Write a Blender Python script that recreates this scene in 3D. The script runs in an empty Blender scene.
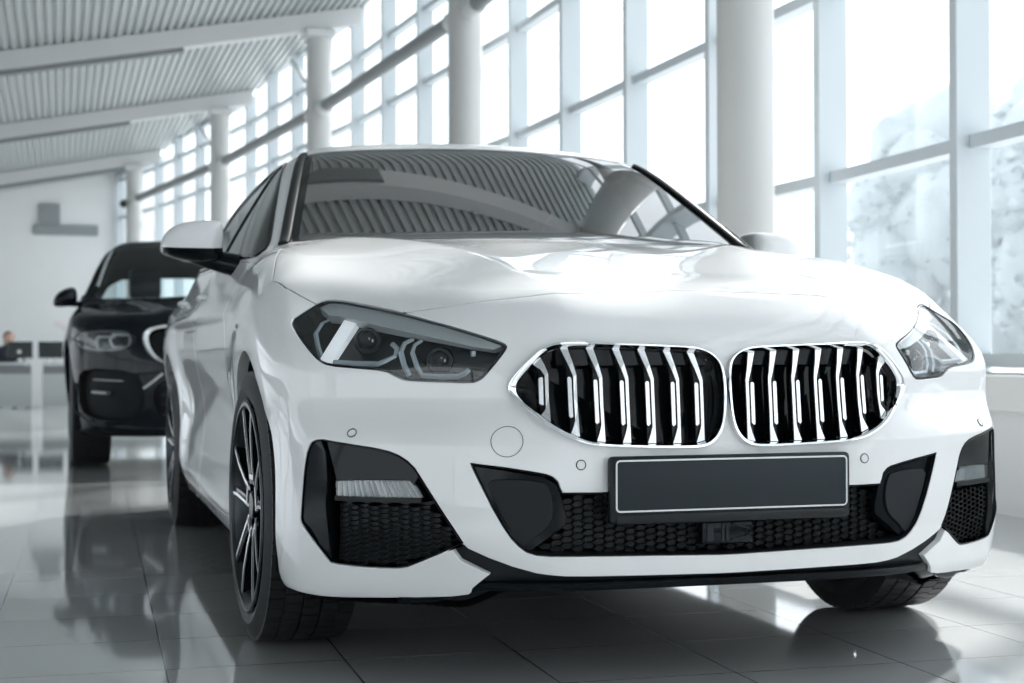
import math, random
import numpy as np

# ---------------------------------------------------------------- smooth curve helpers
class Sp:
    """monotone-ish cubic through knots (finite-difference tangents), linear outside"""
    def __init__(s, xs, ys):
        s.x = np.array(xs, float); s.y = np.array(ys, float)
        d = np.diff(s.y) / np.diff(s.x); h = np.diff(s.x)
        m = np.empty_like(s.y); m[0] = d[0]; m[-1] = d[-1]
        m[1:-1] = (d[:-1] * h[1:] + d[1:] * h[:-1]) / (h[:-1] + h[1:])
        s.m = m
    def __call__(s, q):
        q = np.asarray(q, float)
        i = np.clip(np.searchsorted(s.x, q) - 1, 0, len(s.x) - 2)
        h = s.x[i + 1] - s.x[i]; t = (q - s.x[i]) / h
        tc = np.clip(t, 0, 1)
        a = s.y[i]; b = s.y[i + 1]; ma = s.m[i] * h; mb = s.m[i + 1] * h
        r = (2*tc**3 - 3*tc**2 + 1)*a + (tc**3 - 2*tc**2 + tc)*ma + (-2*tc**3 + 3*tc**2)*b + (tc**3 - tc**2)*mb
        return r + np.where(t < 0, t * ma, 0) + np.where(t > 1, (t - 1) * mb, 0)
def sstep(a, b, x):
    t = np.clip((x - a) / (b - a), 0, 1); return t*t*(3 - 2*t)
def smax(a, b, k):
    h = np.maximum(k - np.abs(a - b), 0) / k
    return np.maximum(a, b) + h*h*k*.25
def smin(a, b, k): return -smax(-a, -b, k)
def bump(x, c, w): return np.exp(-((x - c) / w)**2)

# ---------------------------------------------------------------- body skin of the white saloon
F0 = Sp([.05,.12,.17,.21,.26,.31,.40,.50,.60,.70,.80,.95],
        [-.70,-.76,-.795,-.815,-.822,-.823,-.820,-.814,-.808,-.802,-.785,-.74])
CU = Sp([0,.1,.2,.3,.37,.45,.52,.64,.75,.82,.87,.92,1.0],[0,.001,.006,.016,.032,.070,.112,.205,.280,.322,.36,.44,.9])
CL = Sp([0,.1,.2,.3,.37,.45,.54,.66,.75,.80,.86,.92,1.0],[0,.000,.001,.004,.012,.034,.072,.155,.215,.255,.34,.55,1.1])
G0 = Sp([.05,.12,.18,.25,.35,.45,.55,.65,.72,.78,.84,.90,.95,1.05],
        [.80,.83,.855,.872,.876,.872,.876,.889,.893,.889,.874,.846,.815,.74])
HC = Sp([-1.0,-.80,-.76,-.70,-.60,-.40,-.10,.20,.50,.70,1.0,2.4,3.0,3.40,3.6,3.8],
        [.62,.745,.778,.808,.842,.884,.946,.990,1.020,1.026,1.0,1.0,1.045,1.04,1.0,.93])
HA = Sp([-1.0,-.4,.0,.4,.6,1.0,3.8],[.070,.062,.034,.026,.030,.04,.06])
UC = Sp([-.9,-.75,-.5,-.25,0,.25,.55,.9],[.32,.32,.34,.37,.42,.49,.60,.70])
RR = Sp([.9,1.12,1.4,1.75,2.2,2.6,2.95,3.25,3.45],[1.315,1.380,1.410,1.421,1.410,1.345,1.225,1.09,1.0])
def front(u, z):
    w = sstep(.50, .60, z)
    w2 = 1 - sstep(.22, .34, z)*1.0
    cu = CU(u); cl = CL(u)
    c = cl*(1 - w) + cu*w
    c = c + w2*.35*np.maximum(cu - cl, 0)
    c = c + sstep(.65, .85, z)*.18*sstep(.48, .82, u)
    return F0(z) + c
def side(y, z):
    g = G0(z)
    rf = np.hypot(y, z - .33); rr = np.hypot(y - 2.67, z - .33)
    g = g + sstep(.18, .32, z)*(.010*np.exp(-((rf - .38)/.12)**2) + .014*np.exp(-((rr - .38)/.11)**2))
    g = g + .012*bump(y, 2.75, .55)*bump(z, .76, .14)
    door = sstep(.42, .6, y)*(1 - sstep(2.1, 2.35, y))
    g = g - door*.014*bump(z, .50, .13) + door*.010*bump(z, .24, .06)
    # shoulder crease running back from the front wing
    zc = .795 + .02*np.clip(y, 0, 3)
    g = g + .010*sstep(.1, .5, y)*(1 - sstep(3.0, 3.5, y))*np.exp(-np.abs(z - zc)/.045)
    g = g - .10*(np.maximum(y - 2.9, 0)/.75)**2
    return g
def bonnet(u, y):
    h = HC(y) - HA(y)*(u/.75)**2.3
    # two creases running from the windscreen corners to the kidneys
    uc = UC(y)
    on = sstep(-.86, -.66, y)*(1 - sstep(.55, .85, y))
    d = u - uc
    h = h + on*(.010 - .085*(np.sqrt(d*d + .007**2) - .007))*np.exp(-(d/.20)**2)
    return h
def lower(P):
    u = np.abs(P[..., 0]); y = P[..., 1]; z = P[..., 2]
    us = np.sqrt(u*u + 1e-6)
    e = 1e-3
    fr = front(us, z); cu = (front(us + e, z) - fr)/e
    f1 = (fr - y)/np.sqrt(1 + cu*cu)
    f2 = us - side(y, z)
    f3 = (z - bonnet(us, y))*.94
    back = 3.66 - .16*(us/.8)**3 - .10*np.clip((.75 - z)/.6, 0, 1)**2 - .35*np.maximum(z - .9, 0)
    f4 = y - back
    f5 = .165 + .042*(1 - sstep(-.62, -.38, y))*(1 - sstep(.44, .54, us)) - z
    f = smax(f1, f2, .075)
    f = smax(f, f4, .14)
    kh = .085 + .05*(1 - sstep(-.8, -.3, y))
    f = smax(f, f3, kh)
    return smax(f, f5, .03)
def cabin(P):
    u = np.abs(P[..., 0]); y = P[..., 1]; z = P[..., 2]
    us = np.sqrt(u*u + 1e-6)
    yw = .45 + (z - 1.02)*1.86 + .25*(z - 1.02)**2 + .128*(us/.574)**2
    f1 = (yw - y)*.46
    f2 = (z - (RR(y) - .032*(us/.55)**2))*.97
    g = .828 - (z - .97)*.50 - .25*np.maximum(z - .97, 0)**2
    g = g - .03*((y - 1.6)/1.1)**2*np.where(y < 1.6, 1, 0) - .13*(np.maximum(y - 2.3, 0)/1.1)**2
    f3 = (us - g)*.88
    f = smax(f3, f2, .085)
    f = smax(f, f1, .045)
    return smax(f, .80 - z, .02)
def skin(P):
    return smin(lower(P), cabin(P), .025)
def grad(f, P, e=4e-4):
    g = np.empty_like(P)
    for a in range(3):
        d = np.zeros(3); d[a] = e
        g[..., a] = (f(P + d) - f(P - d))/(2*e)
    return g
def normals(f, P):
    g = grad(f, P); return g/np.maximum(np.linalg.norm(g, axis=-1, keepdims=True), 1e-9)
def hit(f, o, d, t0, t1, n=400):
    """first crossing of f along rays o + t d (vectorised)"""
    o = np.asarray(o, float); d = np.asarray(d, float)
    o, d = np.broadcast_arrays(o, d)
    ts = np.linspace(t0, t1, n)
    lo = np.full(o.shape[:-1], np.nan); hi = lo.copy(); prev = None
    for t in ts:
        v = f(o + t*d)
        if prev is not None:
            m = np.isnan(lo) & (prev > 0) & (v <= 0)
            lo = np.where(m, tp, lo); hi = np.where(m, t, hi)
        prev = v; tp = t
    for _ in range(26):
        mid = (lo + hi)/2; v = f(o + mid[..., None]*d)
        hi = np.where(v <= 0, mid, hi); lo = np.where(v > 0, mid, lo)
    return o + hi[..., None]*d
import bpy, bmesh
from mathutils import Vector, Matrix
from mathutils.kdtree import KDTree
from mathutils.geometry import delaunay_2d_cdt
C = bpy.context.scene.collection
D = bpy.data

# ---------------------------------------------------------------- mesh containers: V points, N normals, F faces
def surface_nets(f, lo, hi, h):
    """half model (x >= 0) as quads on the zero set of f"""
    nx = int((hi[0])/h) + 3; ny = int((hi[1]-lo[1])/h) + 2; nz = int((hi[2]-lo[2])/h) + 2
    xs = (np.arange(nx) - 1.5)*h; ys = lo[1] + np.arange(ny)*h; zs = lo[2] + np.arange(nz)*h
    val = np.empty((nx, ny, nz))
    for j in range(0, ny, 64):
        g = np.stack(np.meshgrid(xs, ys[j:j+64], zs, indexing='ij'), -1)
        val[:, j:j+64] = f(g)
    s = val < 0
    cnt = sum(s[i:nx-1+i, j:ny-1+j, k:nz-1+k].astype(int) for i in (0,1) for j in (0,1) for k in (0,1))
    act = (cnt > 0) & (cnt < 8)
    idx = -np.ones(act.shape, int); cells = np.argwhere(act); idx[act] = np.arange(len(cells))
    acc = np.zeros((len(cells), 3)); num = np.zeros(len(cells))
    cor = [(i,j,k) for i in (0,1) for j in (0,1) for k in (0,1)]
    for a in range(8):
        for b in range(a+1, 8):
            if sum(abs(p-q) for p, q in zip(cor[a], cor[b])) != 1: continue
            va = val[cells[:,0]+cor[a][0], cells[:,1]+cor[a][1], cells[:,2]+cor[a][2]]
            vb = val[cells[:,0]+cor[b][0], cells[:,1]+cor[b][1], cells[:,2]+cor[b][2]]
            m = (va < 0) != (vb < 0)
            t = np.where(m, va/np.where(m, va-vb, 1), 0)[:,None]
            p = np.array(cor[a])*(1-t) + np.array(cor[b])*t
            acc += np.where(m[:,None], p, 0); num += m
    base = np.array([xs[0], ys[0], zs[0]])
    V = base + (cells + acc/num[:,None])*h
    V[cells[:,0] == 1, 0] = 0
    F = []
    for ax in range(3):
        sl = [slice(1,-1)]*3; sl[ax] = slice(0,-1)
        sl2 = [slice(1,-1)]*3; sl2[ax] = slice(1,None)
        d = s[tuple(sl)].astype(int) - s[tuple(sl2)].astype(int)
        e = np.argwhere(d != 0); sg = d[d != 0]
        off = np.array([1,1,1]); off[ax] = 0; e = e + off
        u, w = [(1,2),(2,0),(0,1)][ax]
        du = np.eye(3, dtype=int)[u]; dw = np.eye(3, dtype=int)[w]
        q = [idx[tuple((e - du*a - dw*b).T)] for a, b in ((1,1),(0,1),(0,0),(1,0))]
        q = np.stack(q, 1); q[sg < 0] = q[sg < 0][:, ::-1]
        F.append(q)
    F = np.concatenate(F); F = F[(F >= 0).all(1)]
    keep = (cells[:,0] >= 1)
    F = F[keep[F].all(1)]
    V = relax(f, V)
    V[cells[:,0] == 1, 0] = 0
    return compact(V, [tuple(r) for r in F.tolist()])
def relax(f, V, n=4):
    for _ in range(n):
        v = f(V); g = grad(f, V)
        st = (v/np.maximum((g*g).sum(-1), .05))[:,None]*g
        L = np.linalg.norm(st, axis=1, keepdims=True)
        V = V - st*np.minimum(1, .01/np.maximum(L, 1e-9))
    return V
def compact(V, F):
    used = sorted({i for f in F for i in f}); m = {u: k for k, u in enumerate(used)}
    return V[used] if len(used) else V[:0], [tuple(m[i] for i in f) for f in F]
def fnormal(V, f):
    p = V[list(f)]
    return np.cross(p[2 % len(p)]-p[0], (p[3]-p[1]) if len(p) > 3 else (p[2]-p[1]))
def inside(poly, q):
    x, y = q[:,0], q[:,1]; r = np.zeros(len(q), bool); n = len(poly)
    for i in range(n):
        x0, y0 = poly[i]; x1, y1 = poly[(i+1) % n]
        if y0 == y1: continue
        m = (y0 > y) != (y1 > y)
        r ^= m & (x < (x1-x0)*(y-y0)/(y1-y0) + x0)
    return r
def basis(n):
    n = np.array(n, float); n /= np.linalg.norm(n)
    up = np.array([0,0,1.]) if abs(n[2]) < .9 else np.array([0,1.,0])
    e1 = np.cross(up, n); e1 /= np.linalg.norm(e1)
    return e1, np.cross(n, e1), n
def cut(f, V, F, outline3, n, thr=.05):
    """split the faces that look along n by the outline seen along n -> V, faces inside, faces outside"""
    e1, e2, n = basis(n)
    B = np.stack([e1, e2], 1)
    poly = np.array(outline3, float) @ B
    Q = V @ B
    keep = [p for k, p in enumerate(poly) if np.linalg.norm(p - poly[k-1]) > 1e-5]; poly = np.array(keep)
    lo = poly.min(0); hi = poly.max(0)
    FA = np.array([tuple(fc) + (fc[-1],)*(4-len(fc)) for fc in F])
    q = Q[FA]; l = q.min(1); h = q.max(1)
    nn = np.cross(V[FA[:,2]] - V[FA[:,0]], V[FA[:,3]] - V[FA[:,1]])
    tri = FA[:,2] == FA[:,3]
    nn[tri] = np.cross(V[FA[tri,1]] - V[FA[tri,0]], V[FA[tri,2]] - V[FA[tri,0]])
    ok = (h[:,0] > lo[0]-.001) & (l[:,0] < hi[0]+.001) & (h[:,1] > lo[1]-.001) & (l[:,1] < hi[1]+.001)
    ok &= (nn @ n) > thr*np.linalg.norm(nn, axis=1)
    cand = [F[i] for i in np.flatnonzero(ok)]; rest = [F[i] for i in np.flatnonzero(~ok)]
    if not cand: return V, [], list(F)
    # faces touched by the outline
    dens = []
    for k in range(len(poly)):
        a, b = poly[k], poly[(k+1) % len(poly)]; m = max(1, int(np.linalg.norm(b-a)/.003))
        for t in range(m): dens.append(a + (b-a)*t/m)
    dens = np.array(dens)
    near = []; fin = []; fout = []
    order = np.argsort(dens[:,0]); ds = dens[order]
    L = l[ok]-.002; H = h[ok]+.002; CI = inside(poly, np.array([Q[list(fc)].mean(0) for fc in cand]))
    I0 = np.searchsorted(ds[:,0], L[:,0]); I1 = np.searchsorted(ds[:,0], H[:,0])
    for i, fc in enumerate(cand):
        i0, i1 = I0[i], I1[i]
        if i1 > i0 and ((ds[i0:i1,1] > L[i,1]) & (ds[i0:i1,1] < H[i,1])).any(): near.append(fc)
        else: (fin if CI[i] else fout).append(fc)
    ids = sorted({i for fc in near for i in fc}); m = {u: k for k, u in enumerate(ids)}
    pts = [Vector(Q[i]) for i in ids]; k0 = len(pts)
    pts += [Vector(p) for p in poly]
    edges = [(k0+k, k0+(k+1) % len(poly)) for k in range(len(poly))]
    faces = [tuple(m[i] for i in fc) for fc in near]
    ov, oe, of, orv, ore, orf = delaunay_2d_cdt(pts, edges, faces, 0, 1e-7)
    o2 = np.array([[p.x, p.y] for p in ov])
    gid = -np.ones(len(ov), int); newi = []
    for k, src in enumerate(orv):
        r = [i for i in src if i < k0]
        if r: gid[k] = ids[r[0]]
        else: newi.append(k)
    if newi:
        known = Q[ids]; dep = V[ids] @ n
        P = []
        for k in newi:
            d2 = ((known - o2[k])**2).sum(1); j = np.argsort(d2)[:4]; w = 1/(d2[j]+1e-8)
            P.append(o2[k] @ B.T + n*(dep[j]*w).sum()/w.sum())
        P = np.array(P)
        for _ in range(12):
            v = f(P); g = grad(f, P) @ n
            st = v/np.where(np.abs(g) < .15, .15*np.sign(g+1e-9), g)
            P = P - np.clip(st, -.01, .01)[:,None]*n
        gid[newi] = len(V) + np.arange(len(newi))
        V = np.concatenate([V, P])
    for k, fc in enumerate(of):
        if not orf[k]: continue
        q = o2[list(fc)]
        a = (q[1,0]-q[0,0])*(q[2,1]-q[0,1]) - (q[1,1]-q[0,1])*(q[2,0]-q[0,0])
        if abs(a) < 1e-12: continue
        t = tuple(int(gid[i]) for i in (fc if a > 0 else fc[::-1]))
        if len(set(t)) < len(t): continue
        (fin if inside(poly, q.mean(0)[None])[0] else fout).append(t)
    return V, fin, fout + rest
def rim(Fa, Fb):
    """oriented border edges of Fa shared with Fb"""
    eb = {frozenset((f[i], f[(i+1) % len(f)])) for f in Fb for i in range(len(f))}
    return [(f[i], f[(i+1) % len(f)]) for f in Fa for i in range(len(f)) if frozenset((f[i], f[(i+1) % len(f)])) in eb]
class Piece:
    """mesh piece with its own normals; built in the half space and mirrored when linked"""
    def __init__(s, V, F, N=None, f=None):
        s.V, s.F = compact(np.asarray(V, float), F); s.N = None
        if f is not None: s.N = normals(f, s.V)
        elif N is not None: s.N = compact(np.asarray(N, float), F)[0]
    def add(s, o):
        k = len(s.V); s.V = np.concatenate([s.V, o.V]); s.N = np.concatenate([s.N, o.N])
        s.F = s.F + [tuple(i+k for i in f) for f in o.F]; return s
def lipped(f, V, F, edges, r=.0015, depth=.012, gap=0., slope=0.):
    """piece F whose border edges turn inward: small round, then a wall of the given depth"""
    N = normals(f, V); out = {}
    for a, b in edges:
        t = V[b]-V[a]; L = np.linalg.norm(t)
        if L < 1e-9: continue
        for i in (a, b):
            o = np.cross(t/L, N[i]); out[i] = out.get(i, 0) + o*L
    for i in out:
        v = out[i]; v = v - N[i]*(v @ N[i]); out[i] = v/max(np.linalg.norm(v), 1e-9)
    V2 = V.copy()
    for i, o in out.items(): V2[i] = V[i] - o*(gap + r)
    if out:
        bi = np.array(list(out)); bp = V[bi]; R_ = 3*(gap + r); lo_ = bp.min(0)-R_; hi_ = bp.max(0)+R_
        inn = np.array(sorted({i for fc in F for i in fc} - set(out)), int)
        if len(inn):
            inn = inn[((V[inn] > lo_) & (V[inn] < hi_)).all(1)]
            kd = KDTree(len(bi))
            for k, p in enumerate(bp): kd.insert(p, k)
            kd.balance()
            for i in inn:
                co, k, dd = kd.find(V[i])
                if dd < R_: V2[i] = V[i] - out[bi[k]]*(gap + r)*(1 - dd/R_)
    P = Piece(V2, F, N=N)
    ids = list(out); m = {i: k for k, i in enumerate(ids)}; n = len(ids)
    if not n: return P
    rows = []; nr = []
    for k in range(4):
        a = k/3*math.pi/2
        rows.append(np.array([V2[i] + out[i]*r*math.sin(a) - N[i]*r*(1-math.cos(a)) for i in ids]))
        nr.append(np.array([N[i]*math.cos(a) + out[i]*math.sin(a) for i in ids]))
    rows.append(np.array([V2[i] + out[i]*(r + slope) - N[i]*depth for i in ids]))
    nr.append(np.array([out[i] for i in ids]))
    LV = np.concatenate(rows); LN = np.concatenate(nr)
    LF = []
    for a, b in edges:
        if a not in m or b not in m: continue
        for k in range(len(rows)-1):
            LF.append((k*n+m[b], k*n+m[a], (k+1)*n+m[a], (k+1)*n+m[b]))
    L = Piece.__new__(Piece); L.V = LV; L.N = LN; L.F = LF
    return P.add(L)
def moved(f, V, F, d):
    N = normals(f, V); return Piece(V + N*d, F, N=N)

# ---------------------------------------------------------------- linking
def mesh_obj(name, V, F, mat, parent=None, N=None, smooth=True):
    me = D.meshes.new(name); me.from_pydata([tuple(map(float, v)) for v in V], [], [tuple(int(i) for i in f) for f in F])
    if smooth: me.polygons.foreach_set('use_smooth', [True]*len(me.polygons))
    if mat: me.materials.append(mat)
    me.validate(); me.update()
    if N is not None and len(me.vertices) == len(N):
        me.normals_split_custom_set_from_vertices([tuple(map(float, n)) for n in N])
    o = D.objects.new(name, me); C.objects.link(o); o.parent = parent
    return o
MIR = np.array([-1., 1., 1.])
def link(name, P, mat, parent, side=0):
    """side 0: both halves in one mesh; +1 / -1: only that half"""
    if side == 0:
        k = len(P.V)
        V = np.concatenate([P.V, P.V*MIR]); F = P.F + [tuple(i+k for i in f[::-1]) for f in P.F]
        N = np.concatenate([P.N, P.N*MIR]) if P.N is not None else None
    elif side > 0: V, F, N = P.V, P.F, P.N
    else: V, F, N = P.V*MIR, [f[::-1] for f in P.F], (P.N*MIR if P.N is not None else None)
    return mesh_obj(name, V, F, mat, parent, N)
class MB:
    """collects plain shapes into one mesh"""
    def __init__(s): s.bm = bmesh.new()
    def box(s, c, d, rot=None, bev=0, seg=2):
        M = Matrix.Translation(c) @ (rot.to_4x4() if rot else Matrix()) @ Matrix.Diagonal((d[0], d[1], d[2], 1))
        r = bmesh.ops.create_cube(s.bm, size=1, matrix=M)
        if bev: bmesh.ops.bevel(s.bm, geom=list({e for v in r['verts'] for e in v.link_edges}), offset=bev, segments=seg, affect='EDGES', profile=.5)
        return s
    def cyl(s, a, b, r0, r1=None, n=24, caps=True):
        a = Vector(a); b = Vector(b); d = b-a
        M = Matrix.Translation((a+b)/2) @ d.to_track_quat('Z', 'Y').to_matrix().to_4x4()
        bmesh.ops.create_cone(s.bm, cap_ends=caps, segments=n, radius1=r0, radius2=r0 if r1 is None else r1, depth=d.length, matrix=M)
        return s
    def ball(s, c, d, sub=3, rot=None):
        M = Matrix.Translation(c) @ (rot.to_4x4() if rot else Matrix()) @ Matrix.Diagonal((d[0], d[1], d[2], 1))
        bmesh.ops.create_icosphere(s.bm, subdivisions=sub, radius=.5, matrix=M); return s
    def lathe(s, prof, axis='X', c=(0,0,0), n=64, closed=False):
        """prof: (radius, along axis)"""
        rings = []
        for r, h in prof:
            ring = []
            for k in range(n):
                a = 2*math.pi*k/n; x, y = r*math.cos(a), r*math.sin(a)
                p = (h, x, y) if axis == 'X' else ((x, h, y) if axis == 'Y' else (x, y, h))
                ring.append(s.bm.verts.new(Vector(p) + Vector(c)))
            rings.append(ring)
        m = len(rings)
        for i in range(m if closed else m-1):
            a, b = rings[i], rings[(i+1) % m]
            for k in range(n): s.bm.faces.new((a[k], a[(k+1) % n], b[(k+1) % n], b[k]))
        return s
    def prism(s, pts, d):
        """pts: ring of 3D points; extruded by the vector d"""
        a = [s.bm.verts.new(Vector(p)) for p in pts]; b = [s.bm.verts.new(Vector(p) + Vector(d)) for p in pts]
        n = len(a); s.bm.faces.new(a[::-1]); s.bm.faces.new(b)
        for i in range(n): s.bm.faces.new((a[i], a[(i+1) % n], b[(i+1) % n], b[i]))
        return s
    def tube(s, pts, r, n=10, closed=False, up=None, flat=1.):
        pts = [Vector(p) for p in pts]; m = len(pts); rings = []; prev = None
        for i, p in enumerate(pts):
            t = (pts[(i+1) % m] - pts[i-1]) if closed else (pts[min(i+1, m-1)] - pts[max(i-1, 0)])
            t.normalize()
            u = Vector(up[i]) if up is not None else (prev if prev else (Vector((0,0,1)) if abs(t.z) < .9 else Vector((1,0,0))))
            u = (u - t*u.dot(t)).normalized(); prev = u; w = t.cross(u)
            rr = r[i] if hasattr(r, '__len__') else r
            rings.append([s.bm.verts.new(p + (u*math.cos(2*math.pi*k/n)*flat + w*math.sin(2*math.pi*k/n))*rr) for k in range(n)])
        for i in range(m if closed else m-1):
            a, b = rings[i], rings[(i+1) % m]
            for k in range(n): s.bm.faces.new((a[k], a[(k+1) % n], b[(k+1) % n], b[k]))
        if not closed: s.bm.faces.new(rings[0][::-1]); s.bm.faces.new(rings[-1])
        return s
    def loft(s, rings, caps=True):
        R = [[s.bm.verts.new(Vector(p)) for p in ring] for ring in rings]; n = len(R[0])
        for a, b in zip(R, R[1:]):
            for k in range(n): s.bm.faces.new((a[k], a[(k+1) % n], b[(k+1) % n], b[k]))
        if caps: s.bm.faces.new(R[0][::-1]); s.bm.faces.new(R[-1])
        return s
    def mirror(s):
        g = bmesh.ops.duplicate(s.bm, geom=list(s.bm.verts)+list(s.bm.edges)+list(s.bm.faces))['geom']
        vs = [e for e in g if isinstance(e, bmesh.types.BMVert)]; fs = [e for e in g if isinstance(e, bmesh.types.BMFace)]
        for v in vs: v.co.x = -v.co.x
        bmesh.ops.reverse_faces(s.bm, faces=fs); return s
    def flipx(s):
        for v in s.bm.verts: v.co.x = -v.co.x
        bmesh.ops.reverse_faces(s.bm, faces=list(s.bm.faces)); return s
    def build(s, name, mat, parent=None, smooth=True, angle=35, fix=True):
        if fix: bmesh.ops.recalc_face_normals(s.bm, faces=list(s.bm.faces))
        me = D.meshes.new(name); s.bm.to_mesh(me); s.bm.free()
        if smooth:
            me.polygons.foreach_set('use_smooth', [True]*len(me.polygons))
            me.set_sharp_from_angle(angle=math.radians(angle))
        if mat: me.materials.append(mat)
        o = D.objects.new(name, me); C.objects.link(o); o.parent = parent
        return o
def empty(name, loc=(0,0,0), rz=0):
    o = D.objects.new(name, None); C.objects.link(o); o.location = loc; o.rotation_euler = (0,0,rz); o.empty_display_size = .2
    return o
def tag(o, label, cat, group=None):
    o['label'] = label; o['category'] = cat
    if group: o['group'] = group
    return o
def struct(o): o['kind'] = 'structure'; return o
def copy_tree(o, parent=None):
    c = o.copy(); C.objects.link(c)
    if parent: c.parent = parent
    for ch in list(o.children): copy_tree(ch, c)
    return c

# ---------------------------------------------------------------- materials
def mat(name, col, rough=.5, metal=0., coat=0., spec=.5, emit=None, es=0., **kw):
    m = D.materials.new(name); m.use_nodes = True; b = m.node_tree.nodes['Principled BSDF']
    b.inputs['Base Color'].default_value = (*col, 1); b.inputs['Roughness'].default_value = rough
    b.inputs['Metallic'].default_value = metal; b.inputs['Coat Weight'].default_value = coat
    b.inputs['Coat Roughness'].default_value = .02; b.inputs['Specular IOR Level'].default_value = spec
    if emit: b.inputs['Emission Color'].default_value = (*emit, 1); b.inputs['Emission Strength'].default_value = es
    return m
def noisy(m, scale, amt, bump_=0., detail=3.):
    """gentle procedural variation of colour and surface"""
    nt = m.node_tree; b = nt.nodes['Principled BSDF']
    tc = nt.nodes.new('ShaderNodeTexCoord'); no = nt.nodes.new('ShaderNodeTexNoise')
    no.inputs['Scale'].default_value = scale; no.inputs['Detail'].default_value = detail
    nt.links.new(tc.outputs['Object'], no.inputs['Vector'])
    col = b.inputs['Base Color'].default_value[:]
    mx = nt.nodes.new('ShaderNodeMix'); mx.data_type = 'RGBA'
    mx.inputs[6].default_value = [c*(1-amt) for c in col[:3]] + [1]; mx.inputs[7].default_value = [min(1, c*(1+amt)) for c in col[:3]] + [1]
    nt.links.new(no.outputs['Fac'], mx.inputs[0]); nt.links.new(mx.outputs[2], b.inputs['Base Color'])
    if bump_:
        bp = nt.nodes.new('ShaderNodeBump'); bp.inputs['Strength'].default_value = bump_; bp.inputs['Distance'].default_value = .01
        nt.links.new(no.outputs['Fac'], bp.inputs['Height']); nt.links.new(bp.outputs['Normal'], b.inputs['Normal'])
    return m
def glass(name, tint, refl=.1, rough=0., veil=0., veilcol=(.8,.85,.9), ior=1.5):
    """thin pane: tinted see-through, fresnel reflection, optional veil imitating haze"""
    m = D.materials.new(name); m.use_nodes = True; nt = m.node_tree; nt.nodes.clear()
    out = nt.nodes.new('ShaderNodeOutputMaterial'); tr = nt.nodes.new('ShaderNodeBsdfTransparent'); tr.inputs[0].default_value = (*tint, 1)
    gl = nt.nodes.new('ShaderNodeBsdfGlossy'); gl.inputs['Roughness'].default_value = rough
    fr = nt.nodes.new('ShaderNodeFresnel'); fr.inputs['IOR'].default_value = ior
    ad = nt.nodes.new('ShaderNodeMath'); ad.operation = 'ADD'; ad.use_clamp = True; ad.inputs[1].default_value = refl
    mix = nt.nodes.new('ShaderNodeMixShader'); base = tr
    if veil:
        tl = nt.nodes.new('ShaderNodeBsdfTranslucent'); tl.inputs[0].default_value = (*veilcol, 1)
        mv = nt.nodes.new('ShaderNodeMixShader'); mv.inputs[0].default_value = veil
        nt.links.new(tr.outputs[0], mv.inputs[1]); nt.links.new(tl.outputs[0], mv.inputs[2]); base = mv
    ge = nt.nodes.new('ShaderNodeNewGeometry'); mr = nt.nodes.new('ShaderNodeMapRange')
    mr.inputs['To Min'].default_value = ior; mr.inputs['To Max'].default_value = 1/ior
    nt.links.new(ge.outputs['Backfacing'], mr.inputs['Value']); nt.links.new(mr.outputs[0], fr.inputs['IOR'])
    nt.links.new(fr.outputs[0], ad.inputs[0]); nt.links.new(ad.outputs[0], mix.inputs[0])
    nt.links.new(base.outputs[0], mix.inputs[1]); nt.links.new(gl.outputs[0], mix.inputs[2]); nt.links.new(mix.outputs[0], out.inputs[0])
    return m
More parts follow.
